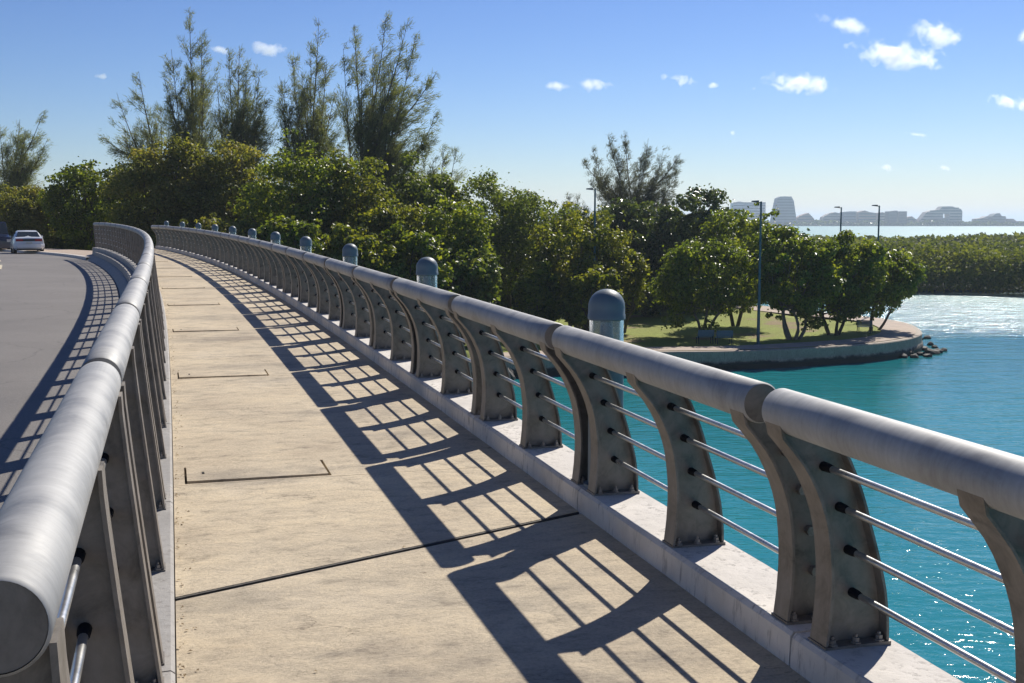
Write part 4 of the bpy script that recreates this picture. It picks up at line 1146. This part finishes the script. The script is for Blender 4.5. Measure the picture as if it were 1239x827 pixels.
def bench(label, px, Y, rz):
    p = un(px, 416, Y)
    e = empty('park_bench', (p.x, Y, land_z(p.x, Y) + 0.03), rz); tag(e, label, 'bench', 'benches on the lawn')
    for i in range(4): obj('seat_slat', B().box((-0.55, -0.24 + i * 0.115, 0.43), (0.55, -0.145 + i * 0.115, 0.46)).data('seat_slat', M['bench']), e)
    for i in range(4):
        z = 0.52 + i * 0.105
        obj('back_slat', B().box((-0.55, 0.22 + i * 0.022, z), (0.55, 0.25 + i * 0.022, z + 0.095)).data('back_slat', M['bench']), e)
    for sx in (-0.48, 0.48):
        b_ = B().tube([(sx, -0.24, 0), (sx, -0.22, 0.44)], 0.028, 8).tube([(sx, 0.30, 0), (sx, 0.22, 0.44), (sx, 0.30, 0.94)], 0.028, 8).tube([(sx, -0.24, 0.425), (sx, 0.24, 0.425)], 0.025, 8).tube([(sx, -0.24, 0.64), (sx, 0.25, 0.66)], 0.022, 8)
        obj('side_frame', b_.data('side_frame', M['bench_leg']), e)
bench('blue-grey bench under the park tree, farther from the lamp post', 852.5, 76.0, math.radians(188))
bench('blue-grey bench under the park tree, beside the lamp post', 875.5, 75.7, math.radians(184))
bench('pale bench under the small leaning tree near the point', 1046, 83.0, math.radians(150))

def rock(label, p, r, seed, group):
    rng = np.random.default_rng(seed)
    bm = bmesh.new(); bmesh.ops.create_icosphere(bm, subdivisions=2, radius=1.0)
    sx, sy, sz = r * rng.uniform(0.8, 1.35), r * rng.uniform(0.8, 1.2), r * rng.uniform(0.55, 0.9)
    ax = rng.normal(size=(7, 3)); ax /= np.linalg.norm(ax, axis=1)[:, None]; cut = rng.uniform(0.55, 0.9, 7)
    for v in bm.verts:
        c = np.array(v.co)
        for a, q in zip(ax, cut):
            d = c @ a
            if d > q: c = c - a * (d - q)
        c = c * (1 + rng.normal() * 0.05)
        v.co = (c[0] * sx, c[1] * sy, c[2] * sz)
    me = bpy.data.meshes.new('shore_rock'); bm.to_mesh(me); bm.free(); me.materials.append(M['rock'])
    o = obj('shore_rock', me, None, p, (0, 0, rng.uniform(0, 6)))
    tag(o, label, 'rock', group); return o
RK = [(1093, 433, .5), (1100, 430, .7), (1107, 433, .45), (1114, 430, .5), (1122, 432, .45), (1127, 428, .75), (1134, 427, .6), (1141, 425, .4), (1118, 424, .5), (1126, 418, .4), (1112, 411, .5), (1122, 410, .45), (1131, 421, .35)]
for i, (px, py, r) in enumerate(RK):
    r0 = un(px, py, 1.0); dirv = r0 - Vector((0, 0, EYE)); t = EYE / -dirv.z
    p = Vector((0, 0, EYE)) + dirv * t
    rock('dark wet rock in the water off the tip of the point', (p.x, p.y, r * 0.08), r * 0.72, 300 + i, 'rocks off the point')
rnd = random.Random(4)
for i in range(14):
    k = rnd.random(); x = -10 + 19 * k; y = np.interp(x, [-15, -6, 1, 6, 9.4], [63.5, 65.5, 68, 70, 70.9]) - 1.2 - rnd.random() * 1.6
    rock('dark boulder in the bank of rocks below the seawall', (x, y, 0.1 + rnd.random() * 0.4), rnd.uniform(.5, 1.0), 340 + i, 'boulders below the seawall')

# ------------------------------------------------------------------ vehicles
def m_paint(name, col, rough=0.25):
    m, N, L, b = mat(name); b.inputs['Base Color'].default_value = (*col, 1); b.inputs['Roughness'].default_value = rough; b.inputs['Coat Weight'].default_value = 0.6
    tc = node(N, 'ShaderNodeTexCoord'); nz = node(N, 'ShaderNodeTexNoise', Scale=5.0, Detail=4.0); L.new(tc.outputs['Object'], nz.inputs['Vector'])
    r = ramp(N, [(0.3, tuple(c * .92 for c in col)), (0.7, col)]); L.new(nz.outputs['Fac'], r.inputs[0]); L.new(r.outputs[0], b.inputs['Base Color'])
    return m
M['car_white'] = m_paint('white_car_paint', (0.72, 0.74, 0.76))
M['van_dark'] = m_paint('dark_blue_paint', (0.02, 0.03, 0.06))
M['glass'] = m_paint('car_glass', (0.03, 0.04, 0.045), 0.08)
M['tyre'] = simple('tyre_rubber', (0.02, 0.02, 0.02), 0.85)
M['rim'] = simple('rim_metal', (0.35, 0.35, 0.36), 0.35, 0.8)
M['red'] = simple('tail_light_red', (0.30, 0.02, 0.02), 0.25)
M['trim'] = simple('black_trim', (0.025, 0.025, 0.027), 0.5)
M['plate'] = simple('plate_white', (0.6, 0.6, 0.55), 0.5)
def loft(name, secs, m):
    """secs: (x, [(y, z) half outline from bottom centre to top centre])"""
    v = []; f = []; k = None
    for x, half in secs:
        ring = [(y, z) for y, z in half] + [(-y, z) for y, z in reversed(half)]
        k = len(ring); v += [(x, y, z) for y, z in ring]
    for i in range(len(secs) - 1):
        for j in range(k): f.append((i * k + j, (i + 1) * k + j, (i + 1) * k + (j + 1) % k, i * k + (j + 1) % k))
    f.append(tuple(range(k))); f.append(tuple(reversed(range((len(secs) - 1) * k, len(secs) * k))))
    me = mesh_data(name, v, f, m)
    bm = bmesh.new(); bm.from_mesh(me); bmesh.ops.remove_doubles(bm, verts=bm.verts, dist=1e-4); bmesh.ops.recalc_face_normals(bm, faces=bm.faces[:]); bm.to_mesh(me); bm.free()
    return smooth_by_angle(me, 32)
wheel_t = smooth_by_angle(B().tube([(0, -0.10, 0), (0, -0.09, 0), (0, 0.09, 0), (0, 0.10, 0)], [0.27, 0.31, 0.31, 0.27], 24).data('tyre', M['tyre']), 40)
wheel_r = smooth_by_angle(B().tube([(0, -0.108, 0), (0, 0.108, 0)], 0.19, 20).data('rim', M['rim']), 40)
def wheels(e, xs, hw):
    for x in xs:
        for sy in (-1, 1):
            w = obj('wheel', wheel_t, e, (x, sy * hw, 0.31)); obj('rim', wheel_r, w)
def sedan(label, loc, rz):
    e = empty('white_sedan', loc, rz); tag(e, label, 'car')
    def lower(w, zb, zs, zt): return [(0, zb), (w * 0.86, zb), (w * 0.97, zb + 0.12), (w, (zb + zs) / 2), (w * 0.98, zs), (w * 0.90, zt), (0, zt + 0.03)]
    obj('body', loft('body', [(-2.30, lower(0.72, 0.42, 0.62, 0.70)), (-2.24, lower(0.82, 0.30, 0.78, 0.96)), (-2.0, lower(0.86, 0.26, 0.82, 1.02)), (-1.3, lower(0.88, 0.22, 0.84, 1.0)), (0.6, lower(0.88, 0.22, 0.82, 0.95)),
                                (1.5, lower(0.87, 0.22, 0.76, 0.86)), (2.05, lower(0.82, 0.26, 0.68, 0.72)), (2.25, lower(0.70, 0.34, 0.56, 0.60))], M['car_white']), e)
    def upper(w, zb, zt, tw): return [(0, zb), (w, zb), (w * 0.99, zb + 0.02), ((w + tw) / 2, (zb + zt) / 2 + 0.02), (tw, zt - 0.05), (tw * 0.86, zt), (0, zt + 0.015)]
    cab = obj('cabin', loft('cabin', [(-1.62, upper(0.80, 0.97, 1.0, 0.74)), (-1.05, upper(0.82, 0.96, 1.36, 0.60)), (-0.2, upper(0.83, 0.95, 1.42, 0.60)), (0.35, upper(0.82, 0.93, 1.36, 0.58)), (1.15, upper(0.78, 0.90, 0.93, 0.70))], M['car_white']), e)
    # rear screen proud of the sloping cabin back
    obj('rear_window', B().add([(-1.565, -0.66, 1.045), (-1.565, 0.66, 1.045), (-1.13, 0.55, 1.345), (-1.13, -0.55, 1.345), (-1.53, -0.66, 1.02), (-1.53, 0.66, 1.02), (-1.08, 0.55, 1.33), (-1.08, -0.55, 1.33)],
                               [(0, 3, 2, 1), (4, 5, 6, 7), (0, 1, 5, 4), (1, 2, 6, 5), (2, 3, 7, 6), (3, 0, 4, 7)]).data('rear_window', M['glass']), e)
    for sy in (-1, 1):
        obj('side_window', B().add([(-0.95, sy * 0.80, 1.02), (0.65, sy * 0.80, 1.0), (0.25, sy * 0.665, 1.30), (-0.8, sy * 0.665, 1.30), (-0.95, sy * 0.76, 1.02), (0.65, sy * 0.76, 1.0), (0.25, sy * 0.63, 1.30), (-0.8, sy * 0.63, 1.30)],
                                   [(0, 1, 2, 3), (7, 6, 5, 4), (0, 4, 5, 1), (1, 5, 6, 2), (2, 6, 7, 3), (3, 7, 4, 0)]).data('side_window', M['glass']), e)
        obj('tail_light', B().box((-2.30, sy * 0.53 - 0.20, 0.78), (-2.20, sy * 0.53 + 0.20, 0.92)).data('tail_light', M['red']), e)
        obj('mirror', B().box((0.55, sy * 0.92 - 0.07, 0.98), (0.66, sy * 0.92 + 0.07, 1.09)).data('mirror', M['car_white']), e)
    obj('light_panel', B().box((-2.295, -0.33, 0.785), (-2.20, 0.33, 0.915)).data('light_panel', M['trim']), e)
    obj('bumper', loft('bumper', [(-2.38, [(0, 0.40), (0.62, 0.40), (0.68, 0.46), (0.68, 0.58), (0.62, 0.62), (0, 0.62)]), (-2.2, [(0, 0.36), (0.84, 0.36), (0.87, 0.44), (0.87, 0.60), (0.84, 0.66), (0, 0.66)])], M['car_white']), e)
    obj('underside', B().box((-2.26, -0.70, 0.24), (-2.05, 0.70, 0.38)).data('underside', M['trim']), e)
    obj('number_plate', B().box((-2.40, -0.17, 0.66), (-2.28, 0.17, 0.75)).data('number_plate', M['plate']), e)
    wheels(e, (-1.32, 1.38), 0.76)
    return e
yc = 70.0
m_ = slopeR(72); hd = math.atan2(1, m_)
p = un(33, 308, yc)
zc = zdeck(78) + ROAD_DROP + 0.045
sedan('small white sedan driving away on the road', (p.x * (yc + 2.0) / yc, yc + 2.0, zc), hd - 0.10)

def van(label, loc, rz):
    e = empty('dark_van', loc, rz); tag(e, label, 'van')
    def sec(w, zb, zt): return [(0, zb), (w * 0.9, zb), (w, zb + 0.15), (w, zb + (zt - zb) * 0.55), (w * 0.92, zt - 0.12), (w * 0.85, zt), (0, zt + 0.03)]
    obj('body', loft('body', [(-2.4, sec(0.92, 0.32, 2.0)), (-2.3, sec(0.97, 0.25, 2.08)), (0.6, sec(0.97, 0.25, 2.10)), (1.35, sec(0.96, 0.25, 1.25)), (2.2, sec(0.94, 0.25, 1.05)), (2.4, sec(0.86, 0.3, 0.8))], M['van_dark']), e)
    obj('windscreen', B().add([(0.72, -0.78, 1.98), (0.72, 0.78, 1.98), (1.36, 0.84, 1.28), (1.36, -0.84, 1.28), (0.66, -0.78, 1.95), (0.66, 0.78, 1.95), (1.30, 0.84, 1.25), (1.30, -0.84, 1.25)],
                              [(0, 1, 2, 3), (7, 6, 5, 4), (0, 4, 5, 1), (1, 5, 6, 2), (2, 6, 7, 3), (3, 7, 4, 0)]).data('windscreen', M['glass']), e)
    for sy in (-1, 1):
        obj('headlight', B().box((2.22, sy * 0.68 - 0.16, 0.72), (2.42, sy * 0.68 + 0.16, 0.90)).data('headlight', M['plate']), e)
        obj('side_window', B().box((-2.0, sy * 0.955 - 0.02, 1.25), (0.5, sy * 0.955 + 0.02, 1.75)).data('side_window', M['glass']), e)
    wheels(e, (-1.5, 1.5), 0.85)
p = un(-16, 300, 80.0)
van('dark blue van cut off by the edge of the picture', (p.x - 0.1, 81.0, zdeck(92) + ROAD_DROP + 0.05), math.atan2(-1, -slopeR(80)) + 0.0)

# ------------------------------------------------------------------ dry leaves and grit along the walkway's edges
rng = np.random.default_rng(21)
Pq = []
for i in range(420):
    edge = rng.random() < 0.72
    v = DECK_W - abs(rng.normal()) * 0.035 - 0.01 if edge else rng.uniform(0.1, DECK_W - 0.1)
    s = 3.5 + 26 * rng.random() ** 1.5
    if not edge and rng.random() < 0.75: continue
    Pq.append(dpt(s, v, 0.006))
Pq = np.array(Pq); Nn = rng.normal(size=Pq.shape) * 0.25 + np.array([[0, 0, 1.0]]); Nn /= np.linalg.norm(Nn, axis=1)[:, None]
V, Fc = leaf_cloud(rng, Pq, Nn, 0.017, 0.011)
tag(obj('leaf_litter', np_mesh('leaf_litter', V, 3, Fc, LEAF['litter'])), 'scattered dry leaves and grit along the walkway edge', 'litter', kind='stuff')

# ------------------------------------------------------------------ clouds
def m_cloud():
    m = bpy.data.materials.new('cloud'); m.use_nodes = True; N, L = m.node_tree.nodes, m.node_tree.links
    N.remove(N['Principled BSDF'])
    pvn = N.new('ShaderNodeVolumePrincipled')
    tc = N.new('ShaderNodeTexCoord'); geo = N.new('ShaderNodeNewGeometry')
    ln = node(N, 'ShaderNodeVectorMath', operation='LENGTH'); L.new(tc.outputs['Object'], ln.inputs[0])
    nz = node(N, 'ShaderNodeTexNoise', Scale=0.011, Detail=7.0, Roughness=0.62, Distortion=0.4); L.new(geo.outputs['Position'], nz.inputs['Vector'])
    a = node(N, 'ShaderNodeMath', operation='MULTIPLY_ADD'); L.new(nz.outputs['Fac'], a.inputs[0]); a.inputs[1].default_value = 3.4; a.inputs[2].default_value = -1.35
    b_ = node(N, 'ShaderNodeMath', operation='SUBTRACT'); L.new(a.outputs[0], b_.inputs[0]); L.new(ln.outputs['Value'], b_.inputs[1])
    r = node(N, 'ShaderNodeMapRange'); r.inputs['From Min'].default_value = -0.30; r.inputs['From Max'].default_value = 0.45; r.inputs['To Max'].default_value = 0.026; L.new(b_.outputs[0], r.inputs['Value'])
    L.new(r.outputs[0], pvn.inputs['Density'])
    pvn.inputs['Color'].default_value = (1, 1, 1, 1); pvn.inputs['Anisotropy'].default_value = 0.55
    L.new(pvn.outputs[0], N['Material Output'].inputs['Volume'])
    m.cycles.homogeneous_volume = False if hasattr(m.cycles, 'homogeneous_volume') else None
    return m
M['cloud'] = m_cloud()
CL = [(325, 60, 42, 15, 'small white cloud just over the casuarina tops'), (266, 61, 30, 9, 'flat white cloud partly behind the casuarina tops'), (128, 94, 22, 8, 'tiny cloud over the leaning casuarina shoots'),
      (677, 105, 32, 10, 'thin faint cloud beside a brighter small one'), (718, 103, 42, 15, 'small bright cloud above the open middle of the sky'), (824, 98, 40, 14, 'small cloud streak slanting downwards'),
      (863, 104, 12, 8, 'tiny cloud puff next to the slanting streak'), (970, 101, 82, 22, 'long cloud made of two joined puffs'), (1025, 31, 76, 18, 'thin ragged cloud along the top of the sky'),
      (1130, 41, 62, 28, 'plump white cloud with a tail pointing upwards'), (1086, 67, 104, 30, 'largest white cloud, long with a thin trailing end'), (1222, 125, 46, 18, 'cloud cut by the edge above the skyline'),
      (1239, 45, 16, 18, 'cloud sliver at the upper edge of the sky'), (886, 161, 13, 6, 'faint small cloud over the dark park trees'), (1110, 163, 26, 5, 'faint thin cloud low over the big sloping hotel'),
      (1072, 203, 24, 8, 'pale low cloud wisp over the mangroves'), (1142, 204, 16, 6, 'pale low cloud dot nearest the skyline'), (912, 107, 8, 8, 'tiny round puff beside the double cloud')]
for i, (x, y, w, h, lab) in enumerate(CL):
    el = (HOR - y) / F
    Y = min(9000.0, 900.0 / max(el, 0.08))
    c = un(x, y, Y); W = w / F * Y * 1.15; H = h / F * Y * 1.2
    rng = np.random.default_rng(500 + i)
    bm = bmesh.new(); bmesh.ops.create_icosphere(bm, subdivisions=3, radius=1.0)
    me = bpy.data.meshes.new('cloud'); bm.to_mesh(me); bm.free(); me.materials.append(M['cloud'])
    o = obj('cloud', me, None, c, (0, math.radians(rng.uniform(2, 14)), 0))
    o.scale = (W * 0.56, H * 0.8, H * 0.54)
    tag(o, lab, 'cloud', 'small clouds')

# ------------------------------------------------------------------ haze over the lagoon
hz = B().box((-14500, -6500, -4.0), (14500, 16500, 75.0)).data('haze', None)
mh = bpy.data.materials.new('haze'); mh.use_nodes = True
mh.node_tree.nodes.remove(mh.node_tree.nodes['Principled BSDF'])
pvn = mh.node_tree.nodes.new('ShaderNodeVolumePrincipled')
pvn.inputs['Color'].default_value = (0.80, 0.88, 1.0, 1); pvn.inputs['Density'].default_value = 0.00020; pvn.inputs['Anisotropy'].default_value = 0.3
mh.node_tree.links.new(pvn.outputs[0], mh.node_tree.nodes['Material Output'].inputs['Volume'])
hz.materials.append(mh)
tag(obj('haze', hz), 'thin pale sea haze over the lagoon', 'haze', kind='stuff')
